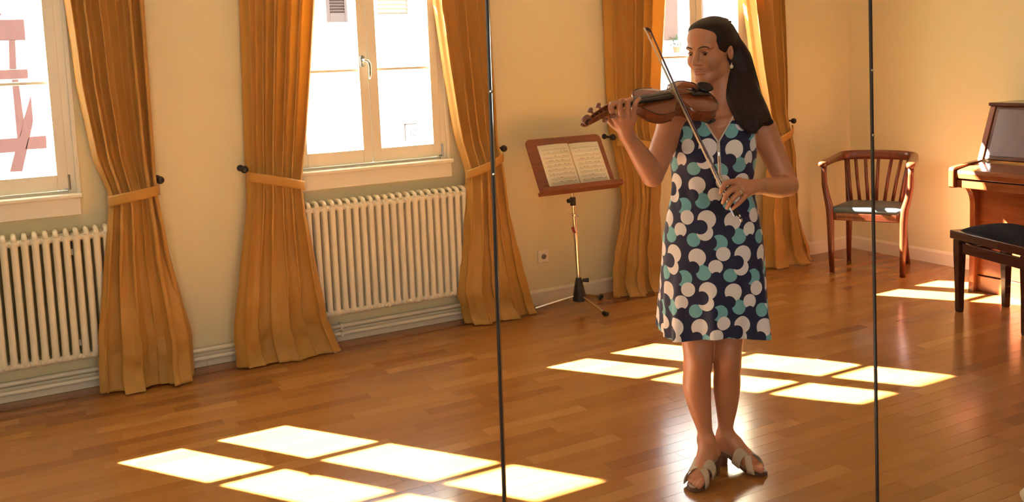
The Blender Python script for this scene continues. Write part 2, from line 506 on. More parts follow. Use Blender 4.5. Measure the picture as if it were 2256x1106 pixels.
HP(MB().box(13.2, 14.6, YH - .3, YH, 1.60, 1.66), 'ledge', M['plaster'], hc, BC)
M['leaf'] = plain('leaf_green', (0.035, 0.075, 0.028), .5, var=.4)
M['clay'] = plain('clay_pot', (0.20, 0.08, 0.04), .8)
pl = empty('window_plant', (13.72, YH - .16, 1.66), 'small leafy plant on the ledge of the brown house', 'plant')
MB().lathe([(.06, 0), (.085, .12), (.09, .13), (.07, .13)], 14).build('pot', M['clay'], pl)
rl = random.Random(5)
mb = MB()
for k in range(70):
    a = rl.random() * 2 * PI; h = .12 + rl.random() * .22; r_ = rl.random() * .22
    m_ = tr(r_ * math.cos(a), r_ * .5 * math.sin(a), h) @ rotz(a) @ roty(rl.uniform(-.9, .5))
    mb.add([m_ @ Vector(v) for v in ((0, 0, 0), (.05, .022, .012), (.11, 0, 0), (.05, -.022, .012))], [(0, 1, 2, 3)])
MB.build(mb, 'foliage', M['leaf'], pl)
# ------------------------------------------------------------------ radiators and heating pipes
def radiator(xr, n, pitch, label):
    zt, zb = .828, .160
    root = empty('radiator', (xr - n * pitch / 2, -.066, 0), label, 'radiator')
    mb = MB()
    W_ = pitch * .985
    for yy in (-.034, 0.0, .034):
        mb.tube([(0, yy, .026), (0, yy, .045), (0, yy, .075), (0, yy, .60), (0, yy, .625), (0, yy, .648)], [.016, .0185, .0165, .0165, .0185, .016], 12, upv=(1, 0, 0))
    for z in (.034, .632):
        mb.tube([(0, -.048, z), (0, -.040, z), (0, .040, z), (0, .048, z)], [.010, .018, .018, .010], 10, upv=(1, 0, 0))
    for z in (.034, .632):
        for yy in (-.034, .034):
            mb.tube([(-W_ / 2, yy, z), (W_ / 2, yy, z)], .016, 10)
    # rounded shoulders on top
    mb.tube([(0, -.048, .642), (0, -.037, .660), (0, -.02, .665), (0, .02, .665), (0, .037, .660), (0, .048, .642)], .0125, 10, upv=(1, 0, 0))
    me = mb.mesh('section', M['radiator'], True)
    for k in range(n):
        o = bpy.data.objects.new('section', me); COL.objects.link(o); o.parent = root
        o.location = (-(n - 1) * pitch / 2 + k * pitch, 0, zb)
    for x in (-n * pitch * .32, n * pitch * .32):
        for z in (.24, .70):
            MB().box(x - .012, x + .012, .0, .0655, z, z + .03).build('wall_bracket', M['radiator'], root)
    return root
radiator(2.505, 23, .0455, 'long cream column radiator below the middle window')
radiator(.470, 23, .0455, 'cream column radiator at the left edge below the first window')
def pipe(x0, x1, z, y, r, label):
    mb = MB().tube([(x0, y, z), (x1, y, z)], r, 12)
    o = mb.build('heating_pipe', M['radiator'], None, smooth=False, auto=40)
    tag(o, label, 'pipe', 'heating pipes along the skirting')
    for k in range(int((x1 - x0) / .95) + 1):
        x = x0 + .35 + k * .95
        if x < x1:
            MB().box(x - .009, x + .009, y - r * 1.25, y + .03, z - r * 1.25, z + r * 1.25).build('pipe_clip', M['radiator'], o, bevel=.003)
pipe(-2.5, 2.62, .098, -.034, .0125, 'upper of two cream heating pipes along the skirting')
pipe(-2.5, 2.62, .052, -.034, .0125, 'lower of two cream heating pipes along the skirting')

# ------------------------------------------------------------------ curtains
q = NT('gold_taffeta')
v = q.coord('Object')
big = q.noise(v, 2.2, 3)
weave = q.noise(q.coord('Object', (3, 3, 90)), 6, 3)
c = q.mix(big, (0.62, 0.335, 0.068), (0.78, 0.455, 0.115))
c = q.mix(q.math('MULTIPLY', weave, .35), c, (0.48, 0.24, 0.042))
q.col(c)
q.setp(Roughness=.55); q.b.inputs['Sheen Weight'].default_value = .25; q.b.inputs['Sheen Roughness'].default_value = .4
wr = q.noise(q.coord('Object', (1, 1, 2.2)), 9, 4, .6, .8)
q.bump(q.math('ADD', wr, q.math('MULTIPLY', weave, .15)), .25, .012)
tl = q.n('ShaderNodeBsdfTranslucent'); q.l(q.mix(.5, c, (0.85, 0.50, 0.07)), tl.inputs[0])
mx = q.n('ShaderNodeMixShader'); mx.inputs[0].default_value = .36
q.l(q.b.outputs[0], mx.inputs[1]); q.l(tl.outputs[0], mx.inputs[2]); q.l(mx.outputs[0], q.t.nodes['Material Output'].inputs[0])
M['curtain'] = q.m
M['lining'] = plain('curtain_lining', (0.80, 0.68, 0.46), .8, var=.04)

def prof(tab, z):
    tab = sorted(tab, key=lambda t: t[1])
    return float(np.interp(z, [t[1] for t in tab], [t[0] for t in tab]))
def curtain(Ltab, Rtab, tieL, tieR, seed, label, npl, win_side):
    """Ltab / Rtab: (x, z) edge of the cloth; tieL / tieR: z of the band at both edges; win_side +1 when the window lies to its right"""
    rs = random.Random(seed)
    zt = 2.66
    Ltab = Ltab + [(Ltab[0][0] + (Ltab[0][0] - Ltab[2][0]) * .75, zt)]
    Rtab = Rtab + [(Rtab[0][0] + (Rtab[0][0] - Rtab[2][0]) * .75, zt)]
    xc = (prof(Ltab, 1.0) + prof(Rtab, 1.0)) / 2
    root = empty('curtain', (xc, -.11, 0), label, 'curtain', 'gold tied-back curtains')
    ph = [rs.random() * 6.28 for _ in range(6)]
    zti = (tieL + tieR) / 2
    # unequal pleats: positions of the ridges along the width
    cuts = [0.0]
    for k in range(npl): cuts.append(cuts[-1] + rs.uniform(.7, 1.4))
    cuts = [x / cuts[-1] for x in cuts]
    dep = [rs.uniform(.7, 1.25) for _ in range(npl)]
    def pos(u, v):
        z = zt * (1 - v)
        xl, xr = prof(Ltab, z), prof(Rtab, z)
        band = math.exp(-((z - (tieL + (tieR - tieL) * u)) / .16) ** 2)
        low = max(0.0, min(1.0, (zti - z) / zti)) if z < zti else 0.0
        top = max(0.0, min(1.0, (z - zti) / 1.2))
        uw = u + .010 * math.sin(2.0 * z + ph[0]) * math.sin(PI * u) + .03 * low * math.sin(5 * u + ph[1] + 2 * z) * math.sin(PI * u)
        k = min(npl - 1, max(0, next((i for i in range(npl) if uw < cuts[i + 1]), npl - 1)))
        t = (uw - cuts[k]) / (cuts[k + 1] - cuts[k])
        t = max(0., min(1., t))
        sh = .5 - .5 * math.cos(2 * PI * t)
        sh = sh ** .62
        amp = (.060 + .012 * low) * (1 - .35 * band) * dep[k]
        if low > 0:      # the folds merge into a few wide ones near the floor
            wide = .5 + .5 * math.sin(2 * PI * (2.3 * u + .1 * math.sin(ph[2])) + ph[3])
            lw = min(1, low * 1.5)
            sh = sh * (1 - .80 * lw) + wide * .85 * lw
        yb = float(np.interp(z, [0, .80, .95, 1.1, 2.7], [-.175, -.158, -.128, -.085, -.085]))
        wrink = .008 * low * math.sin(17 * z + 9 * u + ph[4]) + .006 * low * math.sin(33 * z - 15 * u + ph[5]) + .010 * max(0, low - .6) * math.sin(60 * z + 21 * u + ph[2])
        yy = yb + .03 - amp * sh - .030 * band * math.sin(PI * u) + wrink
        edge = min(u, 1 - u)
        if edge < .06: yy += .02 * (1 - edge / .06)
        x = xl + (xr - xl) * (u + .02 * math.sin(2 * PI * npl * u) * .0)
        x += (.012 + .010 * low) * math.sin(2 * PI * t) * dep[k] * (0 if edge < .03 else 1)
        hem = .012 + .020 * (.5 + .5 * math.sin(7 * u + ph[3]))
        if z < .12:     # cloth breaks gently where it meets the boards
            yy -= .05 * (1 - z / .12) ** 2 * (.3 + .7 * math.sin(PI * u))
            z = max(.006 + hem * .12, z)
        return (x - xc, min(yy, -.018) + .11, z)
    mb = MB().grid(pos, 150, 130)
    cl = mb.build('cloth', M['curtain'], root, smooth=True)
    so = cl.modifiers.new('cloth_thickness', 'SOLIDIFY'); so.thickness = .003
    # hem line
    hm = MB().grid(lambda u, v: Vector(pos(u, .955 + v * .002)) + Vector((0, -.0025, 0)), 150, 1)
    hm.build('hem', M['curtain'], root, smooth=True)
    # tie-back band around the gathered cloth
    def band(u, v):
        z = tieL + (tieR - tieL) * u
        xl, xr = prof(Ltab, z), prof(Rtab, z)
        a = PI * u
        yy = -.115 - .075 * math.sin(a) ** .6
        zz = z + (v - .5) * .052 + .006 * math.sin(a)
        return (xl - .006 + (xr - xl + .012) * u - xc, yy + .11 - .003 * math.sin(PI * v), zz)
    tb_ = MB().grid(band, 40, 6).build('tieback', M['curtain'], root, smooth=True)
    so = tb_.modifiers.new('band_thickness', 'SOLIDIFY'); so.thickness = .006
    return root
CT = {
'c1L': [(0.354, 1.947), (0.367, 1.729), (0.375, 1.531), (0.418, 1.171), (0.474, 0.986), (0.468, 0.918), (0.403, 0.52), (0.369, 0.299), (0.352, 0.053)],
'c1R': [(0.724, 1.946), (0.718, 1.492), (0.715, 1.169), (0.708, 0.962), (0.737, 0.656), (0.79, 0.367), (0.818, 0.22), (0.813, 0.031)],
'c2L': [(1.199, 1.945), (1.182, 1.469), (1.167, 1.059), (1.147, 0.868), (1.08, 0.514), (1.026, 0.22), (1.021, 0.046)],
'c2R': [(1.613, 1.943), (1.567, 1.574), (1.505, 1.129), (1.463, 0.959), (1.46, 0.785), (1.496, 0.454), (1.525, 0.197), (1.592, 0.007)],
'c3L': [(2.323, 1.941), (2.366, 1.544), (2.409, 1.22), (2.459, 0.932), (2.453, 0.864), (2.403, 0.461), (2.352, 0.196), (2.388, 0.021)],
'c3R': [(2.685, 1.94), (2.69, 1.532), (2.697, 1.146), (2.702, 1.034), (2.709, 0.784), (2.759, 0.443), (2.799, 0.268), (2.856, 0.0)],
'c4L': [(3.532, 1.938), (3.536, 1.353), (3.55, 1.056), (3.567, 0.608), (3.478, 0.291), (3.439, 0.058)],
'c4R': [(4.049, 1.936), (3.997, 1.483), (3.97, 1.24), (3.937, 1.028), (3.886, 0.574), (3.891, 0.113), (3.899, 0.0)],
'c5L': [(4.737, 1.934), (4.813, 1.452), (4.892, 1.09), (4.908, 0.859), (4.838, 0.57), (4.791, 0.05)],
'c5R': [(5.108, 1.933), (5.123, 1.441), (5.118, 1.042), (5.125, 0.775), (5.155, 0.337), (5.265, 0.002)]}
curtain(CT['c1L'], CT['c1R'], .955, .99, 11, 'gold curtain tied back right of the half-timbered house view', 6, -1)
curtain(CT['c2L'], CT['c2R'], 1.015, .935, 23, 'gold curtain tied back at the left of the long radiator', 6, 1)
curtain(CT['c3L'], CT['c3R'], .905, .995, 31, 'gold curtain tied back between the long radiator and the music stand', 5, -1)
curtain(CT['c4L'], CT['c4R'], 1.02, .95, 47, 'gold curtain hanging behind the violin and music stand', 6, 1)
curtain(CT['c5L'], CT['c5R'], .90, 1.0, 53, 'gold curtain between the violinist and the armchair', 5, -1)
def holdback(x, z, label):
    root = empty('curtain_holdback', (x, 0, z), label, 'curtain hook', 'iron curtain holdbacks on the wall')
    Mx = rotx(PI / 2)
    MB().lathe([(.018, 0), (.018, .004), (.009, .008), (.006, .010)], 16, Mx).build('wall_plate', M['black_iron'], root, auto=40)
    MB().lathe([(.006, .008), (.0065, .03), (.009, .034), (.0065, .040), (.006, .085)], 14, Mx).build('stem', M['black_iron'], root, auto=50)
    MB().lathe([(.006, .080), (.012, .083), (.019, .092), (.021, .102), (.019, .112), (.011, .119), (.002, .121)], 18, Mx).build('knob', M['black_iron'], root, smooth=True)
holdback(.722, 1.036, 'black iron holdback knob beside the leftmost curtain')
holdback(1.150, 1.052, 'black iron holdback knob left of the middle window')
holdback(2.722, 1.040, 'black iron holdback knob near the top left of the music stand')
holdback(3.535, 1.050, 'black iron holdback knob near the raised playing hand')
holdback(5.155, 1.052, 'black iron holdback knob above the armchair')

# ------------------------------------------------------------------ wall socket
so_ = empty('wall_socket', (3.032, 0, .312), 'white round-hole wall socket low on the wall beside the music stand', 'socket')
MB().box(-.041, .041, -.009, .0, -.041, .041).build('cover_plate', M['white_paint'], so_, bevel=.003)
MB().lathe([(.0205, 0), (.0205, .004), (.0185, .004), (.0175, -.004), (.0, -.004)], 24, tr(0, -.009, 0) @ rotx(PI / 2)).build('socket_ring', M['white_paint'], so_, auto=40)
mb = MB()
for sx_ in (-1, 1):
    mb.lathe([(.0028, 0), (.0028, .0012)], 10, tr(sx_ * .0095, -.0052, 0) @ rotx(PI / 2))
mb.build('pin_hole', M['black_plastic'], so_)

# ------------------------------------------------------------------ music stand
M['cherry'] = wood('cherry_wood', (0.15, 0.038, 0.011), (0.25, 0.072, 0.022), 'X', .4, 3)
ms = empty('music_stand', (3.13, -.26, 0), 'cherry wood music stand with chrome pole and folding tripod', 'music stand')
def MS(mb, name, m, par=ms, **kw):
    o = mb.build(name, m, par, **kw); o.data.transform(tr(-3.13, .26, 0)); return o
# desk: slanted board, parallel to the wall; local x = width, local y = up the slope
tilt = math.atan2(.18, .325)
Dm = Matrix(((1, 0, 0, 3.11), (0, math.sin(tilt), -math.cos(tilt), -.345), (0, math.cos(tilt), math.sin(tilt), .762), (0, 0, 0, 1)))
def rr(w, h, rad, bl=True):
    pts = []
    for cx, cy, a0 in ((w - rad, h - rad, 0), (-w + rad, h - rad, PI / 2)):
        for k in range(7):
            a = a0 + k * PI / 12; pts.append((cx + rad * math.cos(a), cy + rad * math.sin(a)))
    return pts + [(-w, 0), (w, 0)]
desk = MS(MB().prism(rr(.276, .372, .035), -.012, Dm), 'desk_board', M['cherry'], bevel=.003)
MS(MB().box(-.292, .292, -.004, .018, -.012, .060, Dm).box(-.292, .292, .012, .030, .050, .060, Dm), 'ledge', M['cherry'], desk, bevel=.003)
ptop = (3.098, -.268, .80)
MS(MB().tube([(3.129, -.262, .20), (3.112, -.264, .60)], .0125, 14), 'lower_tube', M['chrome'], smooth=False, auto=40)
MS(MB().tube([(3.112, -.264, .58), ptop], .0095, 14), 'upper_tube', M['chrome'], auto=40)
MS(MB().box(-.022, .022, -.03, .03, -.03, .03, tr(3.098, -.262, .80) @ rotx(-tilt)), 'desk_bracket', M['black_plastic'], bevel=.004)
cl_ = MS(MB().tube([(3.106, -.265, .665), (3.104, -.266, .715)], .018, 14), 'clamp', M['black_plastic'], auto=40)
MS(MB().tube([(3.105, -.27, .70), (3.072, -.285, .70)], [.007, .013], 10).tube([(3.072, -.285, .70), (3.055, -.292, .70)], .014, 12), 'clamp_knob', M['black_plastic'], cl_, auto=40)
MS(MB().tube([(3.113, -.262, .600), (3.112, -.264, .612)], .016, 12).tube([(3.10, -.268, .606), (3.062, -.282, .617)], .003, 6).tube([(3.12, -.26, .60), (3.142, -.27, .592)], .004, 6), 'collar', M['steel'], auto=40)
MS(MB().tube([(3.107, -.275, .495), (3.092, -.284, .505), (3.080, -.290, .530)], [.005, .007, .008], 8), 'release_lever', plain('red_plastic', (.30, .018, .012), .4), smooth=True)
mb = MB().tube([(3.132, -.262, .055), (3.132, -.262, .09), (3.130, -.262, .17), (3.129, -.262, .205)], [.046, .043, .026, .018], 8)
hub = MS(mb, 'tripod_hub', M['black_plastic'], bevel=.004)
MS(MB().tube([(3.15, -.275, .185), (3.185, -.292, .185)], [.010, .014], 10), 'hub_knob', M['black_plastic'], hub, auto=40)
for fx, fy in ((3.165, -.500), (3.385, -.125), (2.86, -.135)):
    d = Vector((fx - 3.13, fy + .26, 0)).normalized()
    s0 = Vector((3.13, -.26, .085)) + d * .03
    e0 = Vector((fx, fy, .016))
    lg = MS(MB().tube([s0, e0], .0095, 10, sx=.8), 'leg', M['chrome'], auto=40)
    MS(MB().tube([e0 - d * .022 + Vector((0, 0, .003)), e0 - d * .01, e0 + d * .014], [.0135, .016, .014], 12), 'rubber_foot', M['black_plastic'], lg, auto=50)
# open music book on the desk
q = NT('sheet_music')
q.setp(Roughness=.8)
uv = q.n('ShaderNodeUVMap'); sp = q.n('ShaderNodeSeparateXYZ'); q.l(uv.outputs[0], sp.inputs[0])
U, V_ = sp.outputs[0], sp.outputs[1]
rows = q.math('MULTIPLY', V_, 10.6)
fr_ = q.math('FRACT', rows)
line = q.math('LESS_THAN', q.math('FRACT', q.math('MULTIPLY', fr_, 14.0)), .22)
inst = q.math('MULTIPLY', q.math('GREATER_THAN', fr_, .30), q.math('LESS_THAN', fr_, .655))
mar = q.math('MULTIPLY', q.math('GREATER_THAN', U, .10), q.math('LESS_THAN', U, .93))
mar = q.math('MULTIPLY', mar, q.math('MULTIPLY', q.math('GREATER_THAN', V_, .03), q.math('LESS_THAN', V_, .90)))
ink1 = q.math('MULTIPLY', line, q.math('MULTIPLY', inst, mar))
cv = q.n('ShaderNodeCombineXYZ'); q.l(q.math('MULTIPLY', U, 60.0), cv.inputs[0]); q.l(q.math('MULTIPLY', rows, 7.0), cv.inputs[1])
nn = q.noise(cv.outputs[0], 1.0, 2)
inst2 = q.math('MULTIPLY', q.math('GREATER_THAN', fr_, .18), q.math('LESS_THAN', fr_, .78))
ink2 = q.math('MULTIPLY', q.math('GREATER_THAN', nn, .555), q.math('MULTIPLY', inst2, mar))
cb = q.n('ShaderNodeCombineXYZ'); q.l(q.math('MULTIPLY', U, 11.0), cb.inputs[0]); q.l(q.math('FLOOR', rows), cb.inputs[1])
bm_ = q.math('MULTIPLY', q.math('GREATER_THAN', q.noise(cb.outputs[0], 1.3, 0), .56), q.math('MULTIPLY', q.math('GREATER_THAN', fr_, .74), q.math('LESS_THAN', fr_, .86)))
ink = q.math('MAXIMUM', q.math('MULTIPLY', ink1, .55), q.math('MAXIMUM', q.math('MULTIPLY', ink2, .75), q.math('MULTIPLY', bm_, mar)))
paper = q.mix(q.noise(q.coord(), 8), (0.84, 0.78, 0.58), (0.88, 0.82, 0.63))
q.col(q.mix(q.math('MULTIPLY', ink, .68), paper, (0.05, 0.045, 0.04)))
M['sheet'] = q.m
bk = empty('sheet_music', (3.11, -.30, .79), 'open cream music book with printed staves on the music stand', 'sheet music')
for sgn in (-1, 1):
    mb = MB(); nu, nv = 12, 4; uvs = []
    x0, x1, h = (.002, .222, .298) if sgn > 0 else (-.222, -.002, .303)
    for j in range(nv + 1):
        for i in range(nu + 1):
            u = i / nu; v = j / nv
            x = x0 + (x1 - x0) * u
            d_ = abs(x) / .222
            lift = .003 + .012 * math.sin(min(1, d_ * 1.15) * PI) ** 1.0 * .6
            mb.v.append(tuple(Dm @ Vector((x + .018, .020 + v * h, lift))))
            uvs.append((u, v))
    for j in range(nv):
        for i in range(nu):
            a = j * (nu + 1) + i; mb.f.append((a, a + 1, a + nu + 2, a + nu + 1))
    o = mb.build('page', M['sheet'], bk, smooth=True)
    o.data.transform(tr(-3.11, .30, -.79))
    ul = o.data.uv_layers.new(name='UVMap')
    for lp in o.data.loops: ul.data[lp.index].uv = uvs[lp.vertex_index]
    so = o.modifiers.new('page_thickness', 'SOLIDIFY'); so.thickness = .002; so.offset = -1
# ------------------------------------------------------------------ armchair in the corner
M['mahogany'] = wood('mahogany', (0.088, 0.016, 0.006), (0.165, 0.036, 0.012), 'Z', .28, 3, coat=.3)
M['vinyl'] = plain('dark_green_vinyl', (0.075, 0.098, 0.100), .30, var=.12, bump=.05)
ch = empty('armchair', (5.36, -.625, 0), 'mahogany wooden armchair with curved slatted back and dark green seat pad', 'chair', rz=math.radians(-60.0))
for s in (-1, 1):
    # front leg runs on above the seat as the arm support
    pts = [(s * .232, -.175, 0), (s * .236, -.178, .15), (s * .240, -.180, .38), (s * .246, -.176, .46), (s * .266, -.168, .54), (s * .282, -.166, .62), (s * .284, -.170, .70), (s * .284, -.172, .755)]
    MB().tube(pts, [.017, .021, .026, .027, .023, .020, .019, .019], 12, sx=1.05).build('leg', M['mahogany'], ch, smooth=True)
    pts = [(s * .205, .265, 0), (s * .196, .215, .14), (s * .188, .185, .30), (s * .186, .180, .45), (s * .202, .215, .62), (s * .214, .238, .755)]
    MB().tube(pts, [.016, .019, .022, .022, .018, .017], 12).build('leg', M['mahogany'], ch, smooth=True)
# horseshoe arm and crest rail
N_ = 40
def shoe(t):      # t from -1 (left tip) to 1 (right tip)
    a = abs(t); s = -1 if t < 0 else 1
    if a > .52:
        k = (a - .52) / .48
        return Vector((s * (.252 + .036 * k ** .7), .205 - .435 * k, .768 + .012 * (1 - k)))
    k = a / .52
    ang = k * PI / 2
    return Vector((s * .252 * math.sin(ang) ** .85, .205 + .085 * math.cos(ang) ** .8, .780 + .010 * math.cos(ang)))
mb = MB(); path = [shoe(-1 + 2 * i / N_) for i in range(N_ + 1)]
def sect(i):
    p = path[i]; t = (path[min(i + 1, N_)] - path[max(i - 1, 0)]); t.z = 0; t.normalize()
    n = Vector((t.y, -t.x, 0)) * -1
    a = abs(-1 + 2 * i / N_)
    wd = .030 if a > .6 else .022 + .008 * max(0, (a - .3) / .3)
    hh = .019 if a > .72 else .034 - .015 * max(0, (a - .40) / .32)
    if a > .97: wd *= .75; hh *= .8
    out = []
    for k in range(12):
        an = 2 * PI * k / 12
        c, s = math.cos(an), math.sin(an)
        out.append(p + n * (wd * math.copysign(abs(c) ** .6, c)) + Vector((0, 0, hh * math.copysign(abs(s) ** .6, s))))
    return out
for i in range(N_ + 1): mb.v += [tuple(v) for v in sect(i)]
for i in range(N_):
    for k in range(12):
        a = i * 12 + k; b = i * 12 + (k + 1) % 12
        mb.f.append((a, b, b + 12, a + 12))
mb.f.append(tuple(range(12))); mb.f.append(tuple(N_ * 12 + k for k in range(12)))
mb.build('arm_rail', M['mahogany'], ch, smooth=True)
for k in range(7):
    t = (k - 3) / 3
    top = shoe(t * .31); bot = Vector((t * .165, .195 - .035 * t * t, .45))
    mid = (top + bot) / 2 + Vector((0, -.012, 0))
    MB().tube([bot, mid, top - Vector((0, 0, .01))], [.0125, .012, .012], 8, sx=1.2).build('slat', M['mahogany'], ch, smooth=True)
def seat_poly(k, back=.0):
    pts = []
    for sx_, sy_ in ((1, -1), (1, 1), (-1, 1), (-1, -1)):
        w = .235 if sy_ < 0 else .190
        cx, cy = sx_ * (w * k - .04), sy_ * (.195 * k - .04)
        for j in range(6):
            a = {(1, -1): -PI / 2, (1, 1): 0, (-1, 1): PI / 2, (-1, -1): PI}[(sx_, sy_)] + j * PI / 10
            pts.append((cx + .04 * math.cos(a), cy + .04 * math.sin(a)))
    return pts
MB().prism(seat_poly(1.0), .055, tr(0, 0, .375)).build('seat_frame', M['mahogany'], ch, bevel=.006)
mb = MB()
for j, (k, z) in enumerate(((.985, .430), (1.0, .438), (1.0, .452), (.97, .463), (.85, .470), (.5, .473))):
    mb.v += [(x, y, z) for x, y in seat_poly(k)]
n24 = 24
for j in range(5):
    for i in range(n24):
        a = j * n24 + i; b = j * n24 + (i + 1) % n24
        mb.f.append((a, b, b + n24, a + n24))
mb.f.append(tuple(5 * n24 + i for i in range(n24))); mb.f.append(tuple(reversed(range(n24))))
mb.build('seat_pad', M['vinyl'], ch, auto=50)

# ------------------------------------------------------------------ upright piano
M['piano'] = wood('piano_mahogany', (0.16, 0.036, 0.011), (0.26, 0.072, 0.022), 'Y', .22, 2.0, coat=.5)
M['piano_v'] = wood('piano_mahogany_upright', (0.16, 0.036, 0.011), (0.26, 0.072, 0.022), 'Z', .22, 2.0, coat=.5)
M['piano_desk'] = wood('piano_panel_veneer', (0.075, 0.030, 0.026), (0.105, 0.046, 0.042), 'Z', .34, 2.0, coat=1.0)
M['piano_desk'].node_tree.nodes['Principled BSDF'].inputs['Coat Roughness'].default_value = .28
M['piano_edge'] = wood('piano_dark_edge', (0.06, 0.016, 0.008), (0.09, 0.026, 0.012), 'Y', .25, 2.0, coat=.4)
YP0, YP1 = -1.400, -2.875
pi_ = empty('upright_piano', (5.48, (YP0 + YP1) / 2, 0), 'mahogany upright piano against the right wall', 'piano')
def PP(mb, name, m, par=pi_, **kw):
    o = mb.build(name, m, par, **kw); o.data.transform(tr(-5.48, -(YP0 + YP1) / 2, 0)); return o
XZ = lambda y: Matrix(((1, 0, 0, 0), (0, 0, 1, y), (0, 1, 0, 0), (0, 0, 0, 1)))
sidep = [(5.815, 0), (5.815, 1.165), (5.540, 1.165), (5.412, .835), (5.160, .812), (5.138, .806), (5.132, .792), (5.132, .690), (5.142, .682), (5.250, .676)]
sidep += [(5.250 + .092 * math.sin(k * PI / 16), .676 - .13 * (1 - math.cos(k * PI / 16))) for k in range(1, 9)]
sidep += [(5.342, .30), (5.336, .06), (5.330, 0)]
for yy in (YP0 - .036, YP1):
    PP(MB().prism(sidep, .036, XZ(yy)), 'side_panel', M['piano_v'], bevel=.004)
yi0, yi1 = YP1 + .036, YP0 - .036
PP(MB().box(5.16, 5.45, yi0, yi1, .684, .735), 'keybed', M['piano'], bevel=.004)
PP(MB().prism([(5.150, .742), (5.146, .775), (5.152, .790), (5.170, .796), (5.412, .828), (5.418, .818), (5.418, .742)], yi1 - yi0, XZ(yi0)), 'key_lid', M['piano'], bevel=.004)
mp_ = PP(MB().prism([(5.424, .838), (5.436, .834), (5.560, 1.160), (5.548, 1.164)], yi1 - yi0, XZ(yi0)), 'music_panel', M['piano_edge'], bevel=.002)
PP(MB().prism([(5.4275, .862), (5.4325, .860), (5.543, 1.142), (5.538, 1.144)], (yi1 - yi0) - .05, XZ(yi0 + .025)), 'panel_veneer', M['piano_desk'], mp_)
PP(MB().box(5.402, 5.424, yi0, yi1, .824, .836), 'panel_strip', plain('brass_strip', (.55, .38, .16), .25, 1.0), mp_)
PP(MB().box(5.530, 5.830, YP1 - .006, YP0 + .006, 1.165, 1.187), 'top_lid', M['piano_edge'], bevel=.003)
PP(MB().box(5.385, 5.41, yi0, yi1, .105, .684), 'lower_panel', M['piano'], bevel=.002)
PP(MB().box(5.372, 5.41, yi0, yi1, .0, .100), 'bottom_rail', M['piano'], bevel=.003)
PP(MB().box(5.80, 5.815, yi0, yi1, .0, 1.165), 'back_panel', M['piano_edge'])
PP(MB().lathe([(.009, 0), (.009, .006), (.006, .010), (.001, .011)], 14, tr(5.395, YP0 - .085, .827)), 'lid_knob', plain('ivory_knob', (.75, .62, .45), .3), auto=50)
for k in (-.055, .055):
    yk = (yi0 + yi1) / 2 + k
    PP(MB().tube([(5.385, yk, .055), (5.30, yk, .05), (5.25, yk, .045)], [.012, .018, .020], 10, sx=1, sy=.5), 'pedal', plain('brass', (.55, .36, .12), .2, 1.0), smooth=True)

# ------------------------------------------------------------------ piano bench
M['bench'] = wood('dark_bench_wood', (0.020, 0.005, 0.004), (0.042, 0.011, 0.008), 'X', .22, 3, coat=.4)
M['velvet'] = plain('black_velvet', (0.010, 0.010, 0.013), .9, var=.2, bump=.1, spec=.1)
bx, by = Vector((-.28, -.96)), Vector((.96, -.28))
bc = Vector((4.862, -1.675)) + bx * .262 + by * .158
be = empty('piano_bench', (bc.x, bc.y, 0), 'dark polished piano bench with black velvet cushion', 'bench', rz=math.atan2(-.96, -.28))
for sx_ in (-1, 1):
    for sy_ in (-1, 1):
        mb = MB()
        for z, w in ((0, .0155), (.015, .0175), (.2, .0205), (.36, .025), (.432, .025)):
            cx, cy = sx_ * (.262 - (.432 - z) * 0.006), sy_ * .158
            mb.v += [(cx - w, cy - w, z), (cx + w, cy - w, z), (cx + w, cy + w, z), (cx - w, cy + w, z)]
        for j in range(4):
            for i in range(4):
                a = j * 4 + i; b = j * 4 + (i + 1) % 4; mb.f.append((a, b, b + 4, a + 4))
        mb.f += [(3, 2, 1, 0), (16, 17, 18, 19)]
        mb.build('leg', M['bench'], be, bevel=.003)
for sy_ in (-1, 1): MB().box(-.245, .245, sy_ * .158 - .011, sy_ * .158 + .011, .355, .415).build('apron', M['bench'], be, bevel=.002)
for sx_ in (-1, 1): MB().box(sx_ * .262 - .011, sx_ * .262 + .011, -.145, .145, .355, .415).build('apron', M['bench'], be, bevel=.002)
MB().tube([(-.23, -.11, .40), (-.05, .11, .43)], .008, 8).tube([(.05, -.11, .43), (.23, .11, .40)], .008, 8).build('lift_mechanism', M['black_iron'], be)
mb = MB().box(-.300, .300, -.195, -.150, .436, .484).box(-.300, .300, .150, .195, .436, .484).box(-.300, -.25, -.150, .150, .436, .484).box(.25, .300, -.150, .150, .436, .484).box(-.26, .26, -.16, .16, .440, .452)
mb.build('seat_frame', M['bench'], be, bevel=.003)
def dome(u, v):
    x, y = (u * 2 - 1), (v * 2 - 1)
    z = (1 - abs(x) ** 4) * (1 - abs(y) ** 3.2)
    return (x * .268, y * .168, .478 + .052 * max(0, z) ** .55)
MB().grid(dome, 28, 20).build('cushion', M['velvet'], be, smooth=True)

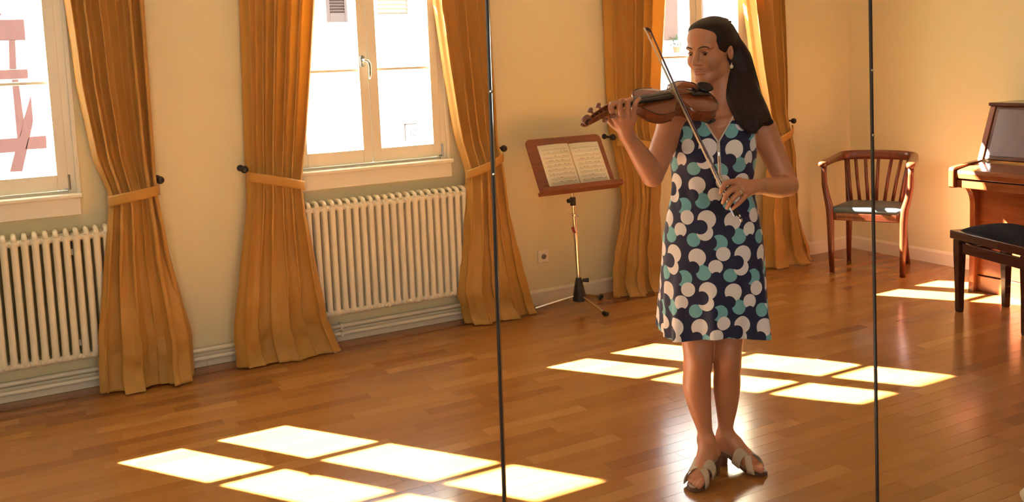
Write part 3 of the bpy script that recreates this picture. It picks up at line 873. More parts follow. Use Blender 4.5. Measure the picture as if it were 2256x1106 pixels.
# ------------------------------------------------------------------ joints of the mirror wall (upright strips between panels)
def joint(xb, xt, dk, gl, label):
    root = empty('mirror_joint', (xb, -3.55, 0), label, 'mirror joint', 'joints between the mirror panels')
    L_ = xt - xb
    MB().add([(-dk, -.003, .0), (dk, -.003, .0), (dk, .003, .0), (-dk, .003, .0), (L_ - .0026, -.003, ZC), (L_ + dk, -.003, ZC), (L_ + dk, .003, ZC), (L_ - .0026, .003, ZC)],
             [(0, 1, 5, 4), (1, 2, 6, 5), (2, 3, 7, 6), (3, 0, 4, 7), (3, 2, 1, 0), (4, 5, 6, 7)]).build('dark_gap', M['seam_dark'], root)
    MB().tube([(dk + gl * .8, -.001, 0), (L_ + dk + gl * .8, -.001, ZC)], gl, 8).build('bevelled_edge', M['seam_glass'], root, smooth=True)
    for z in (1.34, 1.50):
        x = L_ * z / ZC
        MB().lathe([(.0035, 0), (.0035, .002), (.001, .003)], 12, tr(x, -.003, z) @ rotx(PI / 2)).build('clip', M['chrome'], root, auto=40)
    return root
joint(.8240, .8540, .0018, .0021, 'thin upright joint between mirror panels left of the music stand')
joint(1.9262, 1.8733, .0031, .0012, 'thin upright joint between mirror panels crossing the armchair')

# ------------------------------------------------------------------ cream thing at the lower right edge
M['cream_cloth'] = plain('cream_cloth', (0.62, 0.50, 0.33), .9, var=.08, bump=.2)
cu = empty('floor_cushion', (3.085, -3.450, 0), 'cream cloth cushion cut off by the lower right corner', 'cushion')
def sq(u, v):
    a = u * 2 * PI; b = (v - .5) * PI
    cb = max(0, math.cos(b)) ** .55
    x = .19 * cb * math.copysign(abs(math.cos(a)) ** .62, math.cos(a)); y = .19 * cb * math.copysign(abs(math.sin(a)) ** .62, math.sin(a))
    return (x, y, .027 + .027 * math.copysign(abs(math.sin(b)) ** .9, math.sin(b)) + .004 * math.sin(9 * a) * cb)
MB().grid(sq, 48, 20, True).build('cover', M['cream_cloth'], cu, smooth=True)
MB().tube([Vector(sq(k / 64, .5)) * 1.005 for k in range(65)], .004, 6, caps=False).build('piping', M['cream_cloth'], cu, smooth=True)
# ------------------------------------------------------------------ the violinist
# local axes: x to her left (picture right), y away from the viewer, z up; the Empty stands at her feet
PB = Vector((2.25, -2.53, 0))
PRZ = math.radians(49.389 - 90)
person = empty('person', PB, 'barefoot-sandalled woman in a dotted navy dress playing the violin', 'person', rz=PRZ)
person['label'] = 'dark-haired woman in a dotted navy dress and sandals playing a violin'

class Field:
    """signed distance grid: limbs are blended in with smooth unions, the skin is read off as one surface"""
    def __init__(s, lo, hi, h):
        s.lo = np.array(lo, float); s.h = h
        s.n = np.ceil((np.array(hi) - s.lo) / h).astype(int) + 1
        s.a = np.full(s.n, .2, np.float32)
    def sub(s, lo, hi, pad):
        i0 = np.maximum(0, np.floor((np.array(lo) - pad - s.lo) / s.h).astype(int))
        i1 = np.minimum(s.n, np.ceil((np.array(hi) + pad - s.lo) / s.h).astype(int) + 1)
        if (i1 <= i0).any(): return None, None
        sl = tuple(slice(a, b) for a, b in zip(i0, i1))
        ax = [(s.lo[k] + s.h * np.arange(i0[k], i1[k])).astype(np.float32) for k in range(3)]
        return sl, (ax[0][:, None, None], ax[1][None, :, None], ax[2][None, None, :])
    def put(s, sl, d, k, op='u'):
        a = s.a[sl]; d = np.broadcast_to(d, a.shape)
        if op == 'u':
            h = np.clip(.5 + .5 * (a - d) / k, 0, 1)
            s.a[sl] = a * (1 - h) + d * h - k * h * (1 - h)
        else:                      # smooth subtraction of d
            h = np.clip(.5 - .5 * (a + d) / k, 0, 1)
            s.a[sl] = a * (1 - h) - d * h + k * h * (1 - h)
    def cone(s, p, q, ra, rb, k=.012):
        p, q = np.array(p, float), np.array(q, float); r = max(ra, rb)
        sl, (X, Y, Z) = s.sub(np.minimum(p, q) - r, np.maximum(p, q) + r, k + .03)
        if sl is None: return
        d = q - p; L2 = max(1e-9, d @ d)
        t = np.clip(((X - p[0]) * d[0] + (Y - p[1]) * d[1] + (Z - p[2]) * d[2]) / L2, 0, 1)
        ds = np.sqrt((X - p[0] - t * d[0]) ** 2 + (Y - p[1] - t * d[1]) ** 2 + (Z - p[2] - t * d[2]) ** 2) - (ra + (rb - ra) * t)
        s.put(sl, ds, k)
    def chain(s, pts, rs, k=.012):
        """tapered limb through several joints: one shape, blended in once"""
        P = np.array(pts, float); R_ = np.array(rs, float)
        if len(P) > 2:           # round the bends: Catmull-Rom through joints and radii
            Q = np.vstack([2 * P[0] - P[1], P, 2 * P[-1] - P[-2]]); S = np.concatenate([[R_[0]], R_, [R_[-1]]])
            op, orr = [], []
            for i in range(1, len(Q) - 2):
                for t in np.linspace(0, 1, 7)[:-1]:
                    cf = np.array((-t + 2 * t * t - t ** 3, 2 - 5 * t * t + 3 * t ** 3, t + 4 * t * t - 3 * t ** 3, -t * t + t ** 3)) / 2
                    op.append(cf @ Q[i - 1:i + 3]); orr.append(cf @ S[i - 1:i + 3])
            P = np.vstack(op + [P[-1]]); R_ = np.array(orr + [R_[-1]])
        r = R_.max()
        sl, (X, Y, Z) = s.sub(P.min(0) - r, P.max(0) + r, k + .03)
        if sl is None: return
        best = None
        for i in range(len(P) - 1):
            p, d = P[i], P[i + 1] - P[i]; L2 = max(1e-9, d @ d)
            t = np.clip(((X - p[0]) * d[0] + (Y - p[1]) * d[1] + (Z - p[2]) * d[2]) / L2, 0, 1)
            ds = np.sqrt((X - p[0] - t * d[0]) ** 2 + (Y - p[1] - t * d[1]) ** 2 + (Z - p[2] - t * d[2]) ** 2) - (R_[i] + (R_[i + 1] - R_[i]) * t)
            best = ds if best is None else np.minimum(best, ds)
        s.put(sl, best, k)
    def ell(s, c, rad, R=None, k=.012, op='u'):
        """ellipsoid; R rows are its own axes"""
        c = np.array(c, float); rad = np.array(rad, float); m = rad.max()
        sl, (X, Y, Z) = s.sub(c - m, c + m, k + .03)
        if sl is None: return
        x, y, z = X - c[0], Y - c[1], Z - c[2]
        if R is not None:
            x, y, z = (R[i][0] * x + R[i][1] * y + R[i][2] * z for i in range(3))
        q1 = np.sqrt((x / rad[0]) ** 2 + (y / rad[1]) ** 2 + (z / rad[2]) ** 2)
        q2 = np.sqrt((x / rad[0] ** 2) ** 2 + (y / rad[1] ** 2) ** 2 + (z / rad[2] ** 2) ** 2)
        s.put(sl, q1 * (q1 - 1) / np.maximum(q2, 1e-6), k, op)
    def surface(s):
        a = s.a; ins = a < 0; n = np.array(a.shape)
        alls = np.ones(n - 1, bool); anys = np.zeros(n - 1, bool)
        offs = [(i, j, k) for i in (0, 1) for j in (0, 1) for k in (0, 1)]
        for o in offs:
            v = ins[o[0]:n[0] - 1 + o[0], o[1]:n[1] - 1 + o[1], o[2]:n[2] - 1 + o[2]]
            alls &= v; anys |= v
        cells = np.argwhere(anys & ~alls)
        val = np.stack([a[cells[:, 0] + o[0], cells[:, 1] + o[1], cells[:, 2] + o[2]] for o in offs], 1)
        acc = np.zeros((len(cells), 3)); cnt = np.zeros(len(cells))
        for i, oi in enumerate(offs):
            for j, oj in enumerate(offs):
                if j > i and sum(abs(x - y) for x, y in zip(oi, oj)) == 1:
                    va, vb = val[:, i], val[:, j]; m = (va < 0) != (vb < 0)
                    t = np.where(m, va / np.where(m, va - vb, 1), 0)
                    p = np.array(oi)[None] + t[:, None] * (np.array(oj) - np.array(oi))[None]
                    acc += p * m[:, None]; cnt += m
        V = (cells + acc / cnt[:, None]) * s.h + s.lo
        ids = (cells[:, 0] * n[1] + cells[:, 1]) * n[2] + cells[:, 2]
        faces = []
        for ax in range(3):
            sh = [slice(None)] * 3; sh2 = [slice(None)] * 3
            sh[ax] = slice(0, -1); sh2[ax] = slice(1, None)
            e = np.argwhere(ins[tuple(sh)] != ins[tuple(sh2)])
            b, c = (ax + 1) % 3, (ax + 2) % 3
            e = e[(e[:, b] > 0) & (e[:, c] > 0) & (e[:, b] < n[b] - 1) & (e[:, c] < n[c] - 1)]
            quad = []
            for db, dc in ((-1, -1), (0, -1), (0, 0), (-1, 0)):
                w = e.copy(); w[:, b] += db; w[:, c] += dc
                quad.append(np.searchsorted(ids, (w[:, 0] * n[1] + w[:, 1]) * n[2] + w[:, 2]))
            qd = np.stack(quad, 1)
            fl_ = ins[tuple(e.T)]
            qd[~fl_] = qd[~fl_][:, ::-1]
            faces.append(qd)
        return V, np.concatenate(faces)

def mesh_np(name, V, F, mat, parent):
    me = bpy.data.meshes.new(name)
    me.vertices.add(len(V)); me.vertices.foreach_set('co', V.astype(np.float32).ravel())
    me.loops.add(F.size); me.loops.foreach_set('vertex_index', F.astype(np.int32).ravel())
    me.polygons.add(len(F)); me.polygons.foreach_set('loop_start', np.arange(0, F.size, F.shape[1], dtype=np.int32))
    me.polygons.foreach_set('use_smooth', np.ones(len(F), bool))
    me.update(calc_edges=True); me.validate()
    me.materials.append(mat)
    o = bpy.data.objects.new(name, me); COL.objects.link(o)
    if parent is not None: o.parent = parent
    return o

# --- profile of the torso: z, centre x, half width, half depth, centre y
TP = np.array([
 (.50, .010, .202, .150, .0), (.70, .010, .191, .142, .0), (.80, .011, .185, .136, .0), (.90, .011, .177, .126, .0), (.98, .012, .162, .112, -.002),
 (1.04, .013, .148, .101, -.004), (1.085, .014, .142, .097, -.005), (1.13, .016, .145, .101, -.005), (1.18, .018, .151, .109, -.004), (1.22, .020, .154, .110, -.002),
 (1.26, .022, .153, .102, .004), (1.29, .025, .147, .092, .010), (1.315, .028, .133, .082, .016), (1.335, .032, .108, .073, .020), (1.35, .036, .086, .066, .022), (1.37, .042, .060, .056, .024), (1.39, .048, .050, .052, .022)])
def tprof(z): return [np.interp(z, TP[:, 0], TP[:, i]) for i in (1, 2, 3, 4)]
def bust(th, z):      # th = 0 faces the viewer
    b = 0
    for s in (-1, 1): b += np.exp(-((th - s * .52) / .36) ** 2 - ((z - 1.205) / .042) ** 2)
    return .020 * b

HCN = np.array((.019, .022, 1.572)); psi, tau = math.radians(35), math.radians(-7)
Fv = np.array((-math.sin(psi) * math.cos(tau), -math.cos(psi) * math.cos(tau), math.sin(tau)))
Sv = np.array((math.cos(psi), -math.sin(psi), 0.0)); Uv = np.cross(Sv, -Fv) * 1.0
if Uv[2] < 0: Uv = -Uv
def H(s, f, u): return HCN + Sv * s + Fv * f + Uv * u
RH = [Sv, Fv, Uv]

fd = Field((-.365, -.455, .0), (.345, .16, 1.70), .0028)
# torso
sl, (X, Y, Z) = fd.sub((-.2, -.2, .80), (.25, .2, 1.42), .0)
zz = Z[0, 0]
c0, w0, d0, cy0 = (np.array(v)[None, None, :] for v in tprof(zz))
w0, d0 = w0 - .008, d0 - .008
th = np.arctan2((X - c0) / w0, -(Y - cy0) / d0)
rho = np.sqrt(((X - c0) / w0) ** 2 + ((Y - cy0) / d0) ** 2)
dd = (rho - 1) * np.minimum(w0, d0) - bust(th, Z)
dd = np.maximum(np.maximum(dd, .82 - Z), Z - 1.362)
fd.put(sl, dd, .004)
# neck, shoulders, collar bones
fd.chain([(.052, .030, 1.345), (.052, .030, 1.40), (.048, .030, 1.490)], [.052, .044, .044], .02)
fd.chain([(.060, .028, 1.350), (.13, .030, 1.315), (.192, .028, 1.282)], [.040, .042, .048], .02)
fd.chain([(.030, .028, 1.350), (-.06, .020, 1.325), (-.132, -.004, 1.296)], [.040, .040, .046], .02)
fd.chain([(.040, -.060, 1.318), (.11, -.035, 1.325), (.17, .0, 1.315)], [.008, .008, .008], .02)
# bowing arm (picture right)
fd.chain([(.196, .028, 1.275), (.232, .030, 1.19), (.266, .024, 1.11), (.277, .012, 1.078)], [.050, .044, .040, .037], .015)
fd.chain([(.277, .012, 1.078), (.244, -.050, 1.082), (.20, -.128, 1.094), (.168, -.185, 1.103)], [.037, .038, .031, .0245], .012)
rk = {'mi': (.101, -.225, 1.128), 'mm': (.108, -.231, 1.113), 'mr': (.116, -.231, 1.098), 'mp': (.127, -.225, 1.084)}
fd.cone((.168, -.185, 1.103), (.140, -.205, 1.106), .0235, .021, .012)
for k_, r_ in (('mi', .0135), ('mm', .014), ('mr', .0135), ('mp', .012)):
    fd.cone((.150, -.200, 1.104), rk[k_], .018, r_, .012)
FR = [((.101, -.225, 1.128), (.060, -.257, 1.127), (.046, -.262, 1.110), (.040, -.252, 1.093)),
      ((.108, -.231, 1.113), (.070, -.265, 1.100), (.055, -.268, 1.080), (.047, -.258, 1.060)),
      ((.116, -.231, 1.098), (.085, -.266, 1.081), (.070, -.268, 1.061), (.060, -.257, 1.042)),
      ((.127, -.225, 1.084), (.103, -.254, 1.062), (.089, -.257, 1.050), (.078, -.250, 1.038))]
for i, c in enumerate(FR):
    f_ = (1, 1.02, 1, .86)[i]
    fd.chain(c, [.0105 * f_, .0095 * f_, .0085 * f_, .0070 * f_], .004)
fd.chain([(.140, -.198, 1.108), (.105, -.203, 1.112), (.078, -.213, 1.102), (.064, -.224, 1.092)], [.014, .0115, .0105, .0085], .005)
# fingering arm (picture left)
fd.chain([(-.130, -.006, 1.296), (-.156, -.075, 1.235), (-.180, -.150, 1.172), (-.190, -.186, 1.146)], [.050, .045, .041, .037], .015)
fd.chain([(-.190, -.186, 1.146), (-.208, -.222, 1.190), (-.238, -.270, 1.250), (-.266, -.312, 1.303)], [.036, .0385, .031, .0245], .012)
LM = [(-.293, -.386, 1.362), (-.272, -.390, 1.368), (-.252, -.382, 1.366), (-.236, -.368, 1.356)]
fd.cone((-.266, -.312, 1.303), (-.270, -.335, 1.322), .0235, .022, .012)
for p_, r_ in zip(LM, (.0135, .014, .0135, .012)):
    fd.cone((-.268, -.325, 1.316), p_, .019, r_, .012)
FLn = [(LM[0], (-.303, -.414, 1.393), (-.300, -.414, 1.405), (-.288, -.400, 1.408)),
       (LM[1], (-.275, -.418, 1.405), (-.271, -.414, 1.417), (-.259, -.398, 1.419)),
       (LM[2], (-.250, -.408, 1.407), (-.247, -.404, 1.419), (-.239, -.388, 1.422)),
       (LM[3], (-.228, -.388, 1.400), (-.222, -.387, 1.415), (-.214, -.372, 1.422))]
for i, c in enumerate(FLn):
    f_ = (1, 1.02, 1, .88)[i]
    fd.chain(c, [.0110 * f_, .0098 * f_, .0088 * f_, .0074 * f_], .004)
fd.chain([(-.285, -.338, 1.325), (-.313, -.352, 1.352), (-.322, -.362, 1.378), (-.318, -.368, 1.402)], [.015, .0125, .011, .0085], .005)
# legs
fd.chain([(-.055, .0, .86), (-.056, -.022, .66), (-.050, -.040, .50), (-.049, -.044, .455), (-.052, -.034, .42)], [.085, .072, .056, .053, .050], .015)
fd.chain([(-.052, -.034, .42), (-.056, -.012, .34), (-.047, -.006, .255), (-.032, -.010, .175), (-.026, -.014, .130)], [.049, .052, .042, .029, .029], .012)
fd.cone((-.049, -.072, .478), (-.049, -.068, .440), .028, .026, .02)
fd.chain([(.080, .01, .86), (.070, .0, .66), (.058, -.016, .50), (.057, -.020, .455), (.056, -.008, .42)], [.085, .072, .054, .051, .048], .015)
fd.chain([(.056, -.008, .42), (.053, .022, .335), (.051, .038, .25), (.047, .052, .17), (.045, .058, .125)], [.047, .050, .041, .029, .029], .012)
fd.cone((.060, -.046, .478), (.058, -.044, .440), .027, .025, .02)
# feet in heeled sandals: own frame, t from heel to toe, n across
FEET = [((-.002, -.006), (-.43, -.903), 1.0), ((.024, .078), (.897, -.443), 1.0)]
def FP(i, t, n, z):
    (hx, hy), (dx, dy), sg_ = FEET[i]
    nx, ny = -dy, dx           # n > 0: inner side of the picture-left foot, outer (far) side of the other
    return (hx + dx * t + nx * n, hy + dy * t + ny * n, z)
for i in (0, 1):
    inn = (1 if FP(i, 0, 1, 0)[0] > FEET[i][0][0] else -1) if i == 0 else (1 if FP(i, 0, 1, 0)[1] < FEET[i][0][1] else -1)
    FEET[i] = FEET[i][:2] + (inn,)
    ank = ((-.026, -.014, .130), (.045, .058, .125))[i]
    fd.cone(ank, FP(i, .004, 0, .088), .029, .027, .015)
    fd.cone(ank, FP(i, .060, 0, .094), .029, .029, .015)
    fd.chain([FP(i, .004, 0, .086), FP(i, .055, 0, .078), FP(i, .10, .0, .052)], [.027, .027, .025], .015)
    fd.chain([FP(i, .055, 0, .096), FP(i, .095, 0, .064), FP(i, .120, 0, .040)], [.028, .027, .021], .015)
    fd.cone(FP(i, .118, .018 * inn, .036), FP(i, .126, -.020 * inn, .032), .020, .017, .012)
    for j, (nn_, t1, r_) in enumerate(((.024, .180, .0120), (.008, .178, .0090), (-.006, .171, .0085), (-.018, .162, .0080), (-.029, .151, .0080))):
        fd.cone(FP(i, .125, nn_ * inn, .030), FP(i, t1 - .008, nn_ * inn * 1.02, .0245), r_, r_ * .95, .004)
# head
fd.ell(H(0, -.012, .028), (.073, .092, .082), RH, .01)
fd.ell(H(0, .026, -.030), (.060, .062, .080), RH, .02)
fd.ell(H(0, .050, .050), (.056, .040, .048), RH, .02)
fd.ell(H(0, .060, -.092), (.026, .024, .022), RH, .018)
for s in (-1, 1):
    fd.cone(H(s * .045, .0, -.056), H(s * .014, .062, -.094), .019, .015, .02)
    fd.ell(H(s * .036, .058, -.030), (.024, .024, .024), RH, .018)
    fd.ell(H(s * .032, .094, -.001), (.019, .016, .0125), RH, .010, 's')       # eye socket
    fd.cone(H(s * .014, .086, .020), H(s * .048, .072, .019), .008, .007, .012)  # brow
    fd.ell(H(s * .031, .0725, -.001), (.0150, .0125, .0118), RH, .003)           # lids
    fd.ell(H(s * .031, .0890, -.0030), (.0128, .0095, .0033), RH, .0015, 's')    # lid opening
    fd.ell(H(s * .074, -.010, -.012), (.008, .0155, .027), RH, .006)              # ear
    fd.ell(H(s * .081, -.006, -.008), (.006, .008, .014), RH, .005, 's')
fd.cone(H(0, .083, .012), H(0, .104, -.030), .0085, .0105, .010)                 # nose
fd.ell(H(0, .103, -.034), (.0105, .0105, .0090), RH, .006)
for s in (-1, 1):
    fd.ell(H(s * .0115, .092, -.036), (.0075, .0105, .0075), RH, .005)
    fd.ell(H(s * .006, .099, -.0445), (.0035, .005, .003), RH, .003, 's')
fd.ell(H(0, .0825, -.061), (.023, .0100, .0062), RH, .006)                       # lips
fd.ell(H(0, .0815, -.0715), (.020, .0105, .0068), RH, .006)
fd.ell(H(0, .0945, -.0665), (.022, .0050, .0014), RH, .002, 's')
V, F = fd.surface()
q = NT('skin')
at_ = q.n('ShaderNodeAttribute', attribute_name='tint')
sk = q.mix(q.noise(q.coord('Object'), 18, 4), (0.46, 0.190, 0.086), (0.56, 0.245, 0.120))
sk = q.mix(q.math('MULTIPLY', q.noise(q.coord('Object'), 70, 3), .25), sk, (0.42, 0.15, 0.075))
sepc = q.n('ShaderNodeSeparateColor'); q.l(at_.outputs['Color'], sepc.inputs[0])
sk = q.mix(sepc.outputs[0], sk, (0.40, 0.115, 0.075))
sk = q.mix(sepc.outputs[1], sk, (0.72, 0.42, 0.30))
q.col(sk)
q.setp(Roughness=.45); q.b.inputs['Subsurface Weight'].default_value = .08; q.b.inputs['Subsurface Radius'].default_value = (.012, .005, .003)
q.bump(q.noise(q.coord('Object'), 160, 2), .06, .001)
M['skin'] = q.m
body = mesh_np('body', V, F, M['skin'], person)
del fd.a
rel = V - HCN
hs, hf, hu = rel @ Sv, rel @ Fv, rel @ Uv
lip = np.exp(-(hs / .021) ** 4) * np.exp(-((hu + .0665) / .0105) ** 4) * (hf > .062)
nail = np.zeros(len(V))
for c in FR + FLn:
    a_, b_ = np.array(c[-2]), np.array(c[-1]); e = b_ + (b_ - a_) / np.linalg.norm(b_ - a_) * .002 + np.array((0, -.006, 0.002))
    nail = np.maximum(nail, np.exp(-(np.linalg.norm(V - e, axis=1) / .0052) ** 4))
ca = body.data.attributes.new('tint', 'FLOAT_COLOR', 'POINT')
ca.data.foreach_set('color', np.stack([lip * .8, nail * .5, lip * 0, lip * 0 + 1], 1).astype(np.float32).ravel())

def face_f(s, u):
    """how far forward the face surface lies at side s, height u"""
    m = (np.abs(hs - s) < .004) & (np.abs(hu - u) < .004) & (hf > 0)
    return hf[m].max() if m.any() else .08
M['hair'] = NT('dark_hair')
q = M['hair']
q.col(q.mix(q.noise(q.coord('Object', (60, 60, 6)), 3, 3), (0.010, 0.006, 0.005), (0.030, 0.016, 0.011)))
q.setp(Roughness=.5); q.b.inputs['Specular IOR Level'].default_value = .18
q.bump(q.noise(q.coord('Object', (60, 60, 5)), 4, 3), .5, .003)
M['hair'] = q.m
M['brow'] = plain('brow_hair', (.050, .026, .017), .7)
for s in (-1, 1):
    pts = [H(s * x, face_f(s * x, u) + .0012, u) for x, u in ((.013, .0175), (.022, .0215), (.033, .0235), (.044, .021), (.051, .015))]
    MB().tube(pts, [.0016, .0026, .0026, .0020, .0010], 8, sx=.7).build('eyebrow', M['brow'], person, smooth=True)
    pts = [H(s * x, face_f(s * x, u) + .0008, u) for x, u in ((.0195, .0005), (.026, .0035), (.033, .0040), (.040, .0015), (.0445, -.0015))]
    MB().tube(pts, [.0008, .0012, .0013, .0013, .0008], 6).build('eyelash', M['hair'], person, smooth=True)
q = NT('eye')
gl = q.n('ShaderNodeTexCoord'); sp = q.n('ShaderNodeSeparateXYZ'); q.l(gl.outputs['Object'], sp.inputs[0])
rr_ = q.math('SQRT', q.math('ADD', q.math('MULTIPLY', sp.outputs[0], sp.outputs[0]), q.math('MULTIPLY', sp.outputs[2], sp.outputs[2])))
q.col(q.ramp(q.math('MULTIPLY', rr_, 80.0), [(0.0, (.004, .003, .003)), (0.22, (.004, .003, .003)), (0.26, (.020, .010, .006)), (0.56, (.016, .008, .005)), (0.60, (.36, .29, .25))]))
q.setp(Roughness=.12)
M['eye'] = q.m
look = Vector(Fv + np.array((-.10, 0, -.30))).normalized()
for s in (-1, 1):
    mb = MB(); n1 = 24
    mb.lathe([(.0001, -.0119)] + [(.0119 * math.sin(PI * k / 14), -.0119 * math.cos(PI * k / 14)) for k in range(1, 14)] + [(.0001, .0119)], 20)
    o = mb.build('eye', M['eye'], person, smooth=True)
    o.data.transform(rotx(PI / 2))
    o.location = H(s * .031, .0715, -.0025)
    o.rotation_euler = look.to_track_quat('-Y', 'Z').to_euler()

# --- dress
q = NT('dotted_jersey')
uvn = q.n('ShaderNodeUVMap'); sp = q.n('ShaderNodeSeparateXYZ'); q.l(uvn.outputs[0], sp.inputs[0])
S_ = q.math('ADD', sp.outputs[0], sp.outputs[1]); T_ = q.math('SUBTRACT', sp.outputs[0], sp.outputs[1])
st = q.n('ShaderNodeCombineXYZ'); q.l(S_, st.inputs[0]); q.l(T_, st.inputs[1])
PER = .2534 / 2 * 1.0
def dot(u_, v_, r_):
    # a half-drop repeat: wrap the diagonal coordinates, then measure the distance to the dot's centre
    u_, v_, r_ = u_ / 592, v_ / 592, r_ / 592
    w = q.n('ShaderNodeVectorMath', operation='SUBTRACT'); q.l(st.outputs[0], w.inputs[0]); w.inputs[1].default_value = (u_ + v_, u_ - v_, 0)
    x = q.n('ShaderNodeVectorMath', operation='WRAP'); q.l(w.outputs[0], x.inputs[0]); x.inputs[1].default_value = (PER, PER, 1); x.inputs[2].default_value = (-PER, -PER, -1)
    l_ = q.n('ShaderNodeVectorMath', operation='LENGTH'); q.l(x.outputs[0], l_.inputs[0])
    return q.math('LESS_THAN', l_.outputs['Value'], r_ * math.sqrt(2))
NAVY, WHT, TEA = (0.007, 0.010, 0.042), (0.78, 0.72, 0.67), (0.17, 0.42, 0.44)
c = NAVY
for k_, u_, v_, r_ in (('T', 25, -49, 17.5), ('T', -28, -43, 14.5), ('T', -8, -112, 16), ('T', 58, -24, 11), ('N', 5, -48, 15.5), ('W', -21, -79, 18.5), ('W', 0, 0, 19), ('W', -4, -27, 17), ('W', 33, -72, 15), ('W', 17, -99, 15), ('N', -13, -16, 15), ('N', -30, -101, 13.5), ('N', 18, -118, 9)):
    c = q.mix(dot(u_, v_, r_), c, {'T': TEA, 'N': NAVY, 'W': WHT}[k_])
q.col(c)
q.setp(Roughness=.75); q.b.inputs['Sheen Weight'].default_value = .15
q.bump(q.noise(q.coord('Object'), 14, 3), .25, .006)
M['dress'] = q.m
M['trim'] = plain('cream_trim', (.62, .52, .42), .6)
NT_, NZ_ = 300, 250
zs = np.concatenate([np.linspace(.546, 1.22, 150), np.linspace(1.2225, 1.372, NZ_ - 149)])
ths = np.linspace(-PI, PI, NT_ + 1)
def dress_pt(th, z):
    cx, w, dp, cy = tprof(z)
    f = np.clip((.90 - z) / .35, 0, 1) ** 1.3
    fold = f * (.0075 * np.sin(7 * th + .6) + .0055 * np.sin(11 * th + 2.0) + .004 * np.sin(17 * th + 1.0))
    waist = .0022 * np.exp(-((z - 1.06) / .07) ** 2) * np.sin(13 * th + 30 * z)
    r_ = 1 + (bust(th, z) + fold + waist) / np.minimum(w, dp) * np.ones_like(th)
    return np.stack([cx + w * r_ * np.sin(th), cy - dp * r_ * np.cos(th), z + 0 * th + f * .012 * np.sin(3 * th + 1)], -1)
G_ = np.stack([dress_pt(ths, z) for z in zs])
seg = np.linalg.norm(np.diff(G_, axis=1), axis=2)
arc = np.concatenate([np.zeros((len(zs), 1)), np.cumsum(seg, 1)], 1)
arc = arc - arc[:, [NT_ // 2]]
Vd = G_.reshape(-1, 3); UVd = np.stack([arc, np.broadcast_to(zs[:, None], arc.shape)], -1).reshape(-1, 2)
W1_ = NT_ + 1
keep = []
for j in range(len(zs) - 1):
    z = (zs[j] + zs[j + 1]) / 2
    x = (G_[j, :-1, 0] + G_[j, 1:, 0]) / 2; tm = (ths[:-1] + ths[1:]) / 2
    ok = np.ones(NT_, bool)
    front = np.abs(tm) < PI / 2
    ok &= ~(front & (np.abs(x - .037) < .62 * (z - 1.249)) & (z > 1.249))
    ok &= ~(~front & (z > 1.345))
    cx = tprof(z)[0]
    if z > 1.205: ok &= ~(np.abs(x - cx) > np.interp(z, [1.205, 1.225, 1.27, 1.37], [.152, .148, .140, .118]))
    for i in np.nonzero(ok)[0]: keep.append((j * W1_ + i, j * W1_ + i + 1, (j + 1) * W1_ + i + 1, (j + 1) * W1_ + i))
Fd = np.array(keep)
dress = mesh_np('dress', Vd, Fd, M['dress'], person)
ul = dress.data.uv_layers.new(name='UVMap')
li = np.empty(len(dress.data.loops), np.int32); dress.data.loops.foreach_get('vertex_index', li)
ul.data.foreach_set('uv', (UVd[li] + np.array((0.02, 0.035))).astype(np.float32).ravel())
so = dress.modifiers.new('cloth_thickness', 'SOLIDIFY'); so.thickness = .0025; so.offset = 0
def dfront(x, z, out=.002):
    cx, w, dp, cy = tprof(z)
    th_ = math.asin(max(-1, min(1, (x - cx) / w)))
    p = dress_pt(np.array([th_]), z)[0]
    return Vector((x, p[1] - out, z))
for s in (-1, 1):
    pts = [dfront(.037 + s * .62 * (z - 1.249), z) for z in np.linspace(1.249, 1.352, 16)]
    MB().tube(pts, .0032, 8).build('neckline_piping', M['trim'], dress, smooth=True)
for s in (-1, 1):
    pts = []
    for z in np.linspace(1.21, 1.335, 14):
        cx = tprof(z)[0]
        pts.append(dfront(cx + s * np.interp(z, [1.205, 1.225, 1.27, 1.37], [.151, .147, .139, .117]), z, .001))
    MB().tube(pts, .0022, 8).build('armhole_piping', M['trim'], dress, smooth=True)
zl = [dfront(.037 + .004 * (1.249 - z) / .126, z, .0018) for z in np.linspace(1.251, 1.10, 14)]
zp = MB().tube(zl, .0058, 8, sx=1.0, sy=.35, upv=(0, -1, 0)).build('zip_tape', M['trim'], dress, smooth=True)
MB().tube([p + Vector((0, -.002, 0)) for p in zl], .0018, 6).build('zip_teeth', M['chrome'], zp)
MB().tube([zl[0] + Vector((0, -.004, -.004)), zl[0] + Vector((.001, -.005, -.030))], [.0028, .0034], 8, sy=.4).build('zip_pull', M['chrome'], zp)

